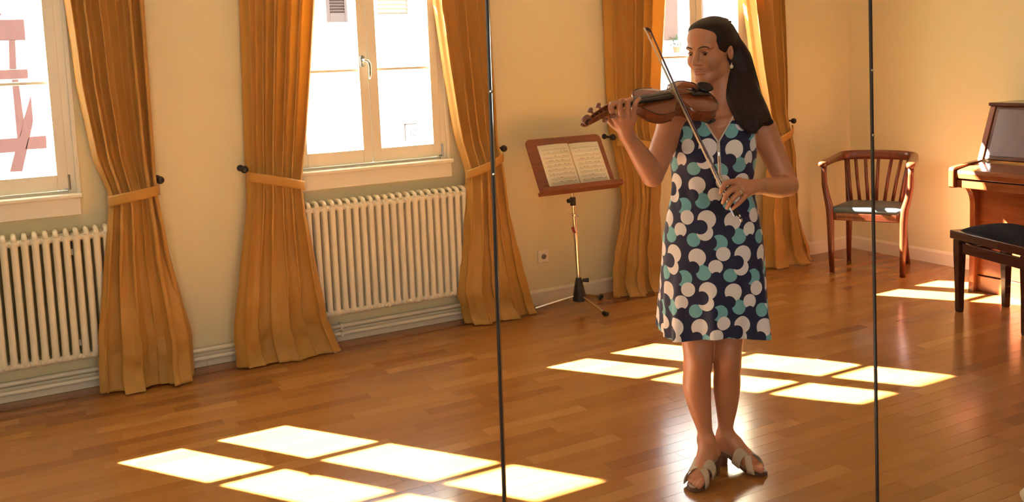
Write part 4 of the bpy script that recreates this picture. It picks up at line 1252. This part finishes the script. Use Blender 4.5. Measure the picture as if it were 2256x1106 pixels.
# --- sandals
M['sandal'] = plain('beige_suede', (0.54, 0.42, 0.28), .75, var=.08, bump=.15)
M['sole'] = plain('brown_sole', (0.12, 0.055, 0.030), .5, var=.15)
for i in (0, 1):
    inn = FEET[i][2]
    def st_(t): return float(np.interp(t, [-.03, .03, .05, .09, .125, .20], [.060, .058, .052, .028, .016, .014]))
    outl = []
    for k in range(40):
        a = 2 * PI * k / 40
        t = .080 - .108 * math.cos(a)
        wdt = float(np.interp(t, [-.03, .0, .05, .10, .14, .17, .19], [.022, .029, .026, .032, .041, .037, .020]))
        outl.append((t, math.copysign(abs(math.sin(a)) ** .55, math.sin(a)) * wdt + .003 * inn * (t > .1)))
    sd = empty('sandal', (0, 0, 0)); sd.parent = person
    mb = MB(); n_ = len(outl)
    mb.v += [FP(i, t, n, st_(t)) for t, n in outl] + [FP(i, t, n * .97, max(.0015, st_(t) - .012)) for t, n in outl]
    mb.v += [FP(i, .08, 0, st_(.08)), FP(i, .08, 0, st_(.08) - .012)]
    # strips across the sole so that it follows the bend of the foot
    for k in range(n_): mb.f.append((k, (k + 1) % n_, n_ + (k + 1) % n_, n_ + k))
    for base in (0, n_):
        for k in range(n_ // 2):
            a, b, c, d = k, k + 1, (n_ - k - 1) % n_, (n_ - k) % n_
            f_ = [base + x for x in dict.fromkeys((a, b, c, d))]
            if len(f_) >= 3: mb.f.append(tuple(f_))
    MB.build(mb, 'sole', M['sole'], sd)
    mb = MB(); inso = [(.08 + (t - .08) * .955, n * .93) for t, n in outl]
    mb.v += [FP(i, t, n, st_(t) + .0016) for t, n in inso]
    for k in range(n_ // 2):
        f_ = list(dict.fromkeys((k, k + 1, (n_ - k - 1) % n_, (n_ - k) % n_)))
        if len(f_) >= 3: mb.f.append(tuple(f_))
    MB.build(mb, 'insole', M['sandal'], sd)
    mb = MB()
    for z, sc in ((0, .92), (.006, .94), (.048, 1.0)):
        mb.v += [FP(i, t * 1 - .0, n, z) for t, n in ((-.024 * sc, -.012 * sc), (-.014 * sc, -.021 * sc), (.022 * sc, -.023 * sc), (.026 * sc, 0), (.022 * sc, .023 * sc), (-.014 * sc, .021 * sc), (-.024 * sc, .012 * sc))]
    for j in (0, 1):
        for k in range(7): mb.f.append((j * 7 + k, j * 7 + (k + 1) % 7, (j + 1) * 7 + (k + 1) % 7, (j + 1) * 7 + k))
    mb.f += [tuple(reversed(range(7))), tuple(range(14, 21))]
    MB.build(mb, 'heel', M['sole'], sd, bevel=.002)
    for ta, tb2, up_ in ((.082, .142, .0), (.142, .082, .0025)):
        def strap(u, v):
            ph_ = PI * u; t = ta + (tb2 - ta) * u + (v - .5) * .030
            top = float(np.interp(t, [.06, .08, .10, .12, .14, .16], [.112, .098, .084, .066, .054, .046])) + .004 + up_
            b = st_(t) - .006
            return FP(i, t, -math.cos(ph_) * (.042 + up_ * .4) * inn, b + (top - b) * math.sin(ph_) ** .62)
        o = MB().grid(strap, 24, 6).build('strap', M['sandal'], sd, smooth=True)
        so = o.modifiers.new('strap_thickness', 'SOLIDIFY'); so.thickness = .0028; so.offset = 0

# --- hair: swept-back cap, loose ponytail over the shoulder, fine strands on top
hfld = Field((-.10, -.16, 1.24), (.27, .18, 1.71), .003)
hfld.ell(H(0, -.018, .034), (.081, .100, .086), RH, .008)
hfld.ell(H(0, .024, .080), (.062, .052, .026), RH, .02)
hfld.ell(H(0, .110, -.030), (.066, .075, .108), RH, .006, 's')
hfld.ell(H(.0, .075, .012), (.070, .062, .052), RH, .006, 's')
hfld.ell(H(.0, .03, -.10), (.09, .12, .075), RH, .008, 's')
for s in (-1, 1): hfld.ell(H(s * .082, .004, -.030), (.022, .022, .030), RH, .004, 's')
TAIL = [(.082, .070, 1.600), (.112, .062, 1.550), (.127, .066, 1.480), (.140, .050, 1.410), (.156, .0, 1.352), (.165, -.050, 1.318), (.160, -.082, 1.290)]
hfld.chain(TAIL, [.040, .042, .046, .046, .042, .030, .011], .02)
hfld.chain([(.145, .045, 1.42), (.180, .010, 1.355), (.205, -.025, 1.318), (.222, -.035, 1.312)], [.035, .032, .020, .008], .02)
hfld.chain([(.088, .045, 1.53), (.092, .020, 1.47), (.094, -.005, 1.40), (.112, -.045, 1.33)], [.022, .027, .026, .016], .02)
hfld.chain([(.118, .03, 1.45), (.118, -.015, 1.375), (.128, -.060, 1.318), (.142, -.085, 1.288)], [.028, .026, .022, .010], .02)
Vh, Fh = hfld.surface()
hair = mesh_np('hair', Vh, Fh, M['hair'], person)
rh = random.Random(9)
mb = MB()
def cat(pts, n=14):
    P = [Vector(p) for p in pts]; out = []
    P = [P[0] * 2 - P[1]] + P + [P[-1] * 2 - P[-2]]
    for i in range(1, len(P) - 2):
        for k in range(n // (len(P) - 3) + 1):
            t = k / (n // (len(P) - 3) + 1)
            a, b, c, d = P[i - 1], P[i], P[i + 1], P[i + 2]
            out.append(.5 * ((2 * b) + (c - a) * t + (2 * a - 5 * b + 4 * c - d) * t * t + (3 * b - a - 3 * c + d) * t ** 3))
    out.append(P[-2]); return out
for k in range(170):       # strands of the tail
    ang = rh.uniform(0, 2 * PI); r_ = rh.uniform(.80, 1.06)
    pts = []
    for j, (p, rad) in enumerate(zip(TAIL, (.038, .042, .047, .048, .044, .031, .013))):
        a_ = ang + .15 * j + rh.uniform(-.08, .08)
        pts.append(Vector(p) + Vector((math.cos(a_), math.sin(a_) * .8, .25 * math.sin(a_ * 2))) * rad * r_)
    n_end = rh.choice((5, 6, 7, 7))
    pts = pts[:n_end]
    if n_end == 7: pts.append(Vector(TAIL[-1]) * .45 + pts[-1] * .55 + Vector((rh.uniform(-.010, .012), rh.uniform(-.004, .002), rh.uniform(-.018, -.004))))
    cc = cat(pts, 18); m_ = len(cc)
    mb.tube(cc, [.0034 * (1 - .55 * abs(i / m_ - .35)) * min(1, .12 + (m_ - 1 - i) * .16) for i in range(m_)], 5, caps=False)
for k in range(120):       # combed-back strands over the crown
    s0 = rh.uniform(-.052, .052); u0 = .085 - 4.5 * s0 * s0
    pts = []
    for j in range(6):
        t = j / 5
        a_ = .30 + t * 1.30
        f_ = .072 * math.cos(a_) - .03 - .002 - .055 * t; uu = .034 + (.088 + .0015 * rh.random()) * math.sin(min(PI / 2 + .25, a_ + .55)) * math.sqrt(max(.05, 1 - (s0 / .084) ** 2))
        pts.append(H(s0 * (1 - .25 * t), f_, uu - .015 * t))
    cc = cat(pts, 12); m_ = len(cc)
    mb.tube(cc, [.0012] * m_, 4, caps=False)
so_h = mb.build('hair_strands', M['hair'], hair, smooth=True)
so_h['kind'] = 'stuff'
# --- jewellery
pe = Vector(H(.076, -.004, -.046))
er = MB().lathe([(.0004, -.0135), (.0036, -.0125), (.0062, -.008), (.0064, -.005), (.0046, -.001), (.0014, .001), (.0008, .008)], 14, tr(*(pe + Vector((.002, -.006, -.010))))).build('earring', plain('pearl', (.80, .66, .45), .2), person, smooth=True)
rg = np.array(FR[2][0]) * .52 + np.array(FR[2][1]) * .48
dv = Vector(np.array(FR[2][1]) - np.array(FR[2][0])).normalized()
MB().tube([Vector(rg) - dv * .0045, Vector(rg) + dv * .0045], .0118, 18, caps=False).build('ring', M['chrome'], person, smooth=True)
# ------------------------------------------------------------------ violin
PM = Matrix.Translation(PB) @ rotz(PRZ)
axv = Vector((-.732, -.680, -.037)).normalized()
w0v = Vector((.680, -.733, 0)); w0v = (w0v - axv * w0v.dot(axv)).normalized()
n0v = axv.cross(w0v)
if n0v.z < 0: n0v = -n0v
an = math.radians(35)
wv_ = w0v * math.cos(an) - n0v * math.sin(an)
nv_ = n0v * math.cos(an) + w0v * math.sin(an)
yv_ = nv_.cross(axv)                      # local y so that (x, y, z) is right-handed
YS = 1 if yv_.dot(wv_) > 0 else -1        # sign of y on the viewer's side
VO = Vector((.038, -.075, 1.418)) + axv * .028      # end of the body below the jaw
VM = PM @ Matrix(((axv.x, yv_.x, nv_.x, VO.x), (axv.y, yv_.y, nv_.y, VO.y), (axv.z, yv_.z, nv_.z, VO.z), (0, 0, 0, 1))) @ Matrix.Scale(.93, 4)
vio = empty('violin', (0, 0, 0), 'reddish brown violin held under the woman\'s chin', 'violin')
vio.matrix_world = VM
q = NT('violin_varnish')
v = q.coord('Object', (1.5, 22, 10))
g = q.noise(v, 6, 4, .6, .4)
c = q.mix(q.noise(q.coord(), 7, 2), (0.155, 0.033, 0.008), (0.26, 0.066, 0.016))
q.col(q.mix(q.math('MULTIPLY', g, .5), c, (0.14, 0.030, 0.008)))
q.setp(Roughness=.25); q.b.inputs['Coat Weight'].default_value = .5
M['varnish'] = q.m
M['flame'] = wood('flamed_maple', (0.13, 0.030, 0.008), (0.26, 0.072, 0.020), 'Z', .28, 5, coat=.4)
M['ebony'] = plain('ebony', (0.012, 0.010, 0.009), .32, var=.25)
half = [(0, .022), (.003, .040), (.012, .062), (.032, .086), (.060, .0995), (.088, .1030), (.115, .0985), (.135, .0905), (.148, .0865), (.152, .0845), (.1535, .0790), (.157, .0690), (.168, .0600), (.185, .0555), (.200, .0550), (.215, .0575), (.228, .0640), (.236, .0725), (.239, .0775), (.243, .0795), (.250, .0780), (.266, .0815), (.286, .0835), (.306, .0815), (.326, .0735), (.342, .0580), (.352, .0380), (.3555, .020)]
outl = half + [(x, -w) for x, w in reversed(half)]
CX = .185
def plate(z0, h, scale, ov):
    mb = MB(); n_ = len(outl); R_ = [1, .985, .96, .9, .8, .66, .5, .32, .15]
    for r_ in R_:
        for x, w in outl:
            px, py = CX + (x - CX) * scale * r_, w * scale * r_
            a = 1 - max(0, (r_ - .12)) ** 2.2 if r_ < .96 else (0.10 if r_ == .96 else (.02 if r_ == .985 else 0.06))
            if r_ < .96: a = .14 + .86 * (1 - ((r_ - .15) / .81) ** 1.7) if r_ > .15 else 1
            mb.v.append((px, py, z0 + h * a))
    for j in range(len(R_) - 1):
        for k in range(n_):
            a = j * n_ + k; b = j * n_ + (k + 1) % n_
            mb.f.append((a, b, b + n_, a + n_))
    mb.f.append(tuple((len(R_) - 1) * n_ + k for k in range(n_)))
    base = len(mb.v)           # rim thickness
    mb.v += [(CX + (x - CX) * scale, w * scale, z0 - ov) for x, w in outl]
    for k in range(n_): mb.f.append((k, base + k, base + (k + 1) % n_, (k + 1) % n_))
    mb.f.append(tuple(base + k for k in reversed(range(n_))))
    return mb
plate(0.0, .0155, 1.0, .0035).build('top_plate', M['varnish'], vio, auto=35)
plate(.0, .0140, 1.0, .0035).build('back_plate', M['varnish'], vio, auto=35).data.transform(tr(0, 0, -.036) @ Matrix.Diagonal((1, 1, -1, 1)))
mb = MB(); n_ = len(outl); ri = [(CX + (x - CX) * .985, w * (1 - .0028 / max(.02, abs(w)))) for x, w in outl]
mb.v += [(x, w, -.003) for x, w in ri] + [(x, w, -.033) for x, w in ri]
for k in range(n_): mb.f.append((k, (k + 1) % n_, n_ + (k + 1) % n_, n_ + k))
mb.build('ribs', M['flame'], vio, auto=35)
# dark purfling line
MB().tube([(CX + (x - CX) * .962, w * .962, .0022) for x, w in outl] + [(CX + (outl[0][0] - CX) * .962, outl[0][1] * .962, .0022)], .0009, 5, caps=False).build('purfling', M['ebony'], vio)
# neck, pegbox, scroll
def zf(x): return float(np.interp(x, [.21, .355, .485], [.0275, .0185, .0075]))
mb = MB(); cols = []
for x, w, d in ((.345, .020, .034), (.356, .0175, .030), (.366, .0150, .020), (.40, .0150, .0165), (.47, .0130, .0155), (.487, .0125, .0160)):
    for k in range(9):
        a = PI * k / 8
        mb.v.append((x, -w * math.cos(a), zf(x) - .0055 - d * math.sin(a)))
for j in range(5):
    for k in range(8):
        a = j * 9 + k; mb.f.append((a, a + 1, a + 10, a + 9))
    mb.f.append((j * 9 + 8, j * 9, (j + 1) * 9, (j + 1) * 9 + 8))
mb.f.append(tuple(range(9))); mb.f.append(tuple(45 + k for k in range(9)))
mb.build('neck', M['flame'], vio, auto=50)
PBX = [(.484, -.010), (.505, -.017), (.530, -.028), (.555, -.042), (.570, -.052)]
pbm = MB()
for s in (-1, 1):
    vs_ = []
    for (x, z), w, h in zip(PBX, (.0125, .0130, .0115, .0095, .0080), (.014, .014, .013, .012, .011)):
        for yy in (s * (w - .0035), s * w):
            vs_ += [(x, yy, z + h), (x - .004, yy, z - h)]
    fs = []
    for j in range(4):
        o_ = j * 4
        for a, b in ((0, 1), (1, 3), (3, 2), (2, 0)): fs.append((o_ + a, o_ + b, o_ + 4 + b, o_ + 4 + a))
    fs += [(0, 2, 3, 1), (16, 17, 19, 18)]
    pbm.add(vs_, fs)
fl_v = []
for (x, z), w in zip(PBX, (.0120, .0125, .0110, .0090, .0075)): fl_v += [(x - .003, -w, z - .010), (x - .003, w, z - .010), (x - .004, w, z - .0145), (x - .004, -w, z - .0145)]
pbm.add(fl_v, [tuple(j * 4 + k for k in f) for j in range(4) for f in ((0, 1, 5, 4), (1, 2, 6, 5), (2, 3, 7, 6), (3, 0, 4, 7))])
pbx = pbm.build('pegbox', M['flame'], vio, auto=40)
sp_c = (.584, -.052)
mb = MB(); pts = []; rad = []
for k in range(46):
    t = k / 45; a = -PI * .75 + t * 3.6 * PI
    r_ = .0205 * (1 - t) ** .8 + .0018
    pts.append((sp_c[0] + r_ * math.cos(a + PI), 0, sp_c[1] + .002 - r_ * math.sin(a + PI))); rad.append(.0062 - .0020 * t)
for i_, (p, r_) in enumerate(zip(pts, rad)): pass
mb.tube(pts, rad, 8, upv=(0, 1, 0), sy=1.0)
for s in (-1, 1):
    mb.tube([(x, s * (.002 + .0125 * (i / 45)), z) for i, (x, y, z) in enumerate(pts)], [r_ * .75 for r_ in rad], 8, upv=(0, 1, 0))
mb.tube([(sp_c[0], -.0165, sp_c[1] + .002), (sp_c[0], .0165, sp_c[1] + .002)], [.0045, .0045], 10)
mb.tube([(.566, 0, -.050), (.574, 0, -.060), (.584, 0, -.066)], [.0085, .0090, .0085], 10)
mb.build('scroll', M['flame'], vio, auto=60)
for x, z, s in ((.500, -.012, 1), (.514, -.019, -1), (.531, -.027, 1), (.546, -.036, -1)):
    mb = MB().tube([(x, -s * .016, z), (x, s * .022, z)], [.0030, .0040], 10).tube([(x, s * .022, z), (x, s * .026, z)], [.0052, .0052], 10)
    pg = mb.build('peg', M['flame'], vio, auto=40)
    MB().tube([(x, s * .026, z), (x, s * .033, z), (x, s * .041, z), (x, s * .046, z)], [.0050, .0115, .0120, .0055], 12, sy=.42, upv=(1, 0, 1)).build('peg_head', M['flame'], pg, smooth=True)
# fingerboard, nut, strings, bridge, tailpiece
mb = MB()
for x in np.linspace(.213, .486, 10):
    w = float(np.interp(x, [.213, .486], [.0212, .0122]))
    for k in range(9):
        t = -1 + 2 * k / 8; mb.v.append((x, w * t, zf(x) + .0042 * (1 - t * t)))
    mb.v += [(x, w, zf(x) - .0085), (x, -w, zf(x) - .0085)]
for j in range(9):
    for k in range(11):
        a = j * 11 + k; b = j * 11 + (k + 1) % 11; mb.f.append((a, b, b + 11, a + 11))
mb.f += [tuple(range(11)), tuple(99 + k for k in range(11))]
mb.build('fingerboard', M['ebony'], vio, auto=30)
MB().box(.486, .491, -.012, .012, .0, .0140).build('nut', plain('bone_nut', (.6, .5, .36), .4), vio, bevel=.001)
bz = .0345
mb = MB().prism([(-.021, .0), (-.012, .0), (-.009, .006), (.009, .006), (.012, .0), (.021, .0), (.018, .010), (.0205, .020), (.016, .0265), (.006, .031), (-.006, .031), (-.016, .0265), (-.0205, .020), (-.018, .010)], .004, tr(.193, 0, .0125) @ Matrix(((0, 0, 1, 0), (1, 0, 0, 0), (0, 1, 0, 0), (0, 0, 0, 1))))
mb.build('bridge', plain('maple_bridge', (.42, .24, .10), .5), vio, bevel=.0006)
bz = .0125 + .0300
M['string'] = plain('string', (.55, .52, .46), .3, .9)
for k in range(4):
    t = -1 + 2 * k / 3
    MB().tube([(.115, t * .010, .0290), (.195, t * .0170, bz - .0040 * t * t), (.486, t * .0085, .0150)], .0006, 5).build('string', M['string'], vio)
mb = MB()
for x, w, z in ((.006, .007, .006), (.02, .012, .012), (.05, .0155, .0195), (.09, .019, .026), (.112, .021, .0290), (.118, .0195, .0290)):
    mb.v += [(x, -w, z - .004), (x, -w * .5, z), (x, w * .5, z), (x, w, z - .004)]
for j in range(5):
    for k in range(3):
        a = j * 4 + k; mb.f.append((a, a + 1, a + 5, a + 4))
tpz = mb.build('tailpiece', M['ebony'], vio, smooth=True)
so = tpz.modifiers.new('thick', 'SOLIDIFY'); so.thickness = .004
for k in range(4):
    t = -1 + 2 * k / 3
    MB().tube([(.100, t * .011, .0285), (.100, t * .011, .036)], [.0022, .0036], 8).build('fine_tuner', M['black_iron'], tpz)
# f-holes
for s in (-1, 1):
    pts = []
    for t in np.linspace(0, 1, 22):
        a = t * 2 - 1
        x = .193 + .034 * a; y = s * (.040 - .010 * a + .007 * math.sin(PI * a * 1.0) * (1 if abs(a) < .7 else .6))
        pts.append((x, y, .0088 - .0045 * a * a - .0002))
    MB().tube(pts, [.0010 + .0016 * math.sin(PI * t) for t in np.linspace(0, 1, 22)], 6, sy=.55).tube([(pts[0][0] + .002, pts[0][1], pts[0][2] + .0003), (pts[0][0] + .002, pts[0][1], pts[0][2] + .0012)], .0042, 10).tube([(pts[-1][0] - .002, pts[-1][1], pts[-1][2] + .0003), (pts[-1][0] - .002, pts[-1][1], pts[-1][2] + .0012)], .0034, 10).build('f_hole', M['ebony'], vio)
# chin rest on the far lower bout
mb = MB()
def cup(u, v):
    a = 2 * PI * u; r_ = v
    x = .030 + .036 * r_ * math.cos(a); y = -YS * (.020 + .030 * r_ * math.sin(a))
    z = .022 - .010 * (1 - r_ ** 2) + (.004 if r_ > .9 else 0)
    return (x, y, z)
crt = mb.grid(cup, 32, 8, True).build('chin_rest', M['ebony'], vio, smooth=True)
so = crt.modifiers.new('thick', 'SOLIDIFY'); so.thickness = .010
MB().tube([(.004, -YS * .03, .024), (-.003, -YS * .03, .010), (-.004, -YS * .03, -.036), (.012, -YS * .03, -.046)], .0032, 8).tube([(.004, -YS * .045, .024), (-.0, -YS * .045, .010), (-.001, -YS * .045, -.036), (.014, -YS * .045, -.046)], .0032, 8).build('chin_rest_clamp', M['chrome'], crt)
# shoulder rest below the back
sr = MB().tube([(.075, -YS * .098, -.066), (.060, -YS * .06, -.070), (.052, 0, -.072), (.050, YS * .05, -.068), (.045, YS * .085, -.060)], [.013, .021, .022, .021, .014], 12, sx=1.0, sy=.6, upv=(0, 0, 1)).build('shoulder_rest', M['black_plastic'], vio, smooth=True)
for x, s in ((.074, -1), (.046, 1)):
    MB().tube([(x, s * YS * .085, -.062), (x + .004, s * YS * .100, -.045), (x + .004, s * YS * .101, -.036)], [.005, .0045, .006], 8).build('rest_foot', M['black_plastic'], sr, smooth=True)
MB().tube([(-.008, 0, -.018), (.004, 0, -.018)], [.0055, .004], 10).build('end_button', M['ebony'], vio)

# the neck of this small violin is a little shorter
for o in [vio] + list(vio.children_recursive):
    if o.type == 'MESH':
        for v in o.data.vertices:
            if v.co.x > .36: v.co.x = .36 + (v.co.x - .36) * .90

# ------------------------------------------------------------------ bow
bow = empty('violin_bow', (0, 0, 0), 'brown violin bow held across the strings', 'violin bow')
A_ = Vector((-.197, -.247, 1.653)); B_ = Vector((.096, -.247, .988))
bd = (A_ - B_).normalized()
bside = Vector((math.cos(.6), math.sin(.6), 0)); bside = (bside - bd * bside.dot(bd)).normalized()   # the stick lies to the picture right of the hair
bn = bd.cross(bside)
bow.matrix_world = PM @ Matrix(((bd.x, bside.x, bn.x, B_.x), (bd.y, bside.y, bn.y, B_.y), (bd.z, bside.z, bn.z, B_.z), (0, 0, 0, 1)))
LB = (A_ - B_).length
M['stick'] = wood('pernambuco', (0.055, 0.012, 0.005), (0.115, 0.030, 0.011), 'X', .25, 4, coat=.4)
M['bow_hair'] = plain('bow_hair', (.62, .52, .34), .5)
def stx(t): return .019 - .0145 * math.sin(PI * min(1, max(0, t)) ** .9) * .75
pts = [(LB * t, .0165 - .0105 * math.sin(PI * (t * .92 + .04)) + (0), 0) for t in np.linspace(.026, .985, 30)]
MB().tube(pts, [.0043 - .0015 * t for t in np.linspace(0, 1, 30)], 8).build('stick', M['stick'], bow, smooth=True)
MB().prism([(LB * .966, .0135), (LB * .988, .0150), (LB * 1.0, .006), (LB * 1.003, -.003), (LB * .988, -.003), (LB * .984, .006)], .008, tr(0, 0, -.004)).build('tip_head', M['stick'], bow, bevel=.001)
MB().box(LB * .984, LB * 1.004, -.0045, -.0025, -.0042, .0042).build('tip_plate', plain('ivory', (.7, .6, .45), .3), bow)
MB().box(.070, LB * .988, -.0030, -.0022, -.0048, .0048).build('bow_hair', M['bow_hair'], bow)
fr_ = MB().prism([(.026, -.004), (.075, -.004), (.077, .004), (.070, .013), (.026, .0135)], .012, tr(0, 0, -.006)).build('frog', M['ebony'], bow, bevel=.0015)
MB().lathe([(.004, 0), (.004, .003)], 16, tr(.05, .005, .0055)).build('frog_eye', M['chrome'], fr_)
MB().box(.070, .077, -.0048, .006, -.0066, .0066).build('ferrule', M['chrome'], fr_, bevel=.001)
MB().tube([(-.002, .0165, 0), (.001, .0165, 0), (.009, .0165, 0), (.0095, .0165, 0)], [.0036, .0050, .0050, .004], 10).tube([(.016, .0165, 0), (.024, .0165, 0)], .0050, 10).build('screw_button', M['chrome'], bow, auto=40)
MB().tube([(.0095, .0165, 0), (.016, .0165, 0)], .0047, 10).build('button_band', M['ebony'], bow)
MB().tube([(.100, .0130, 0), (.175, .0105, 0)], .0048, 10).build('lapping', M['chrome'], bow)
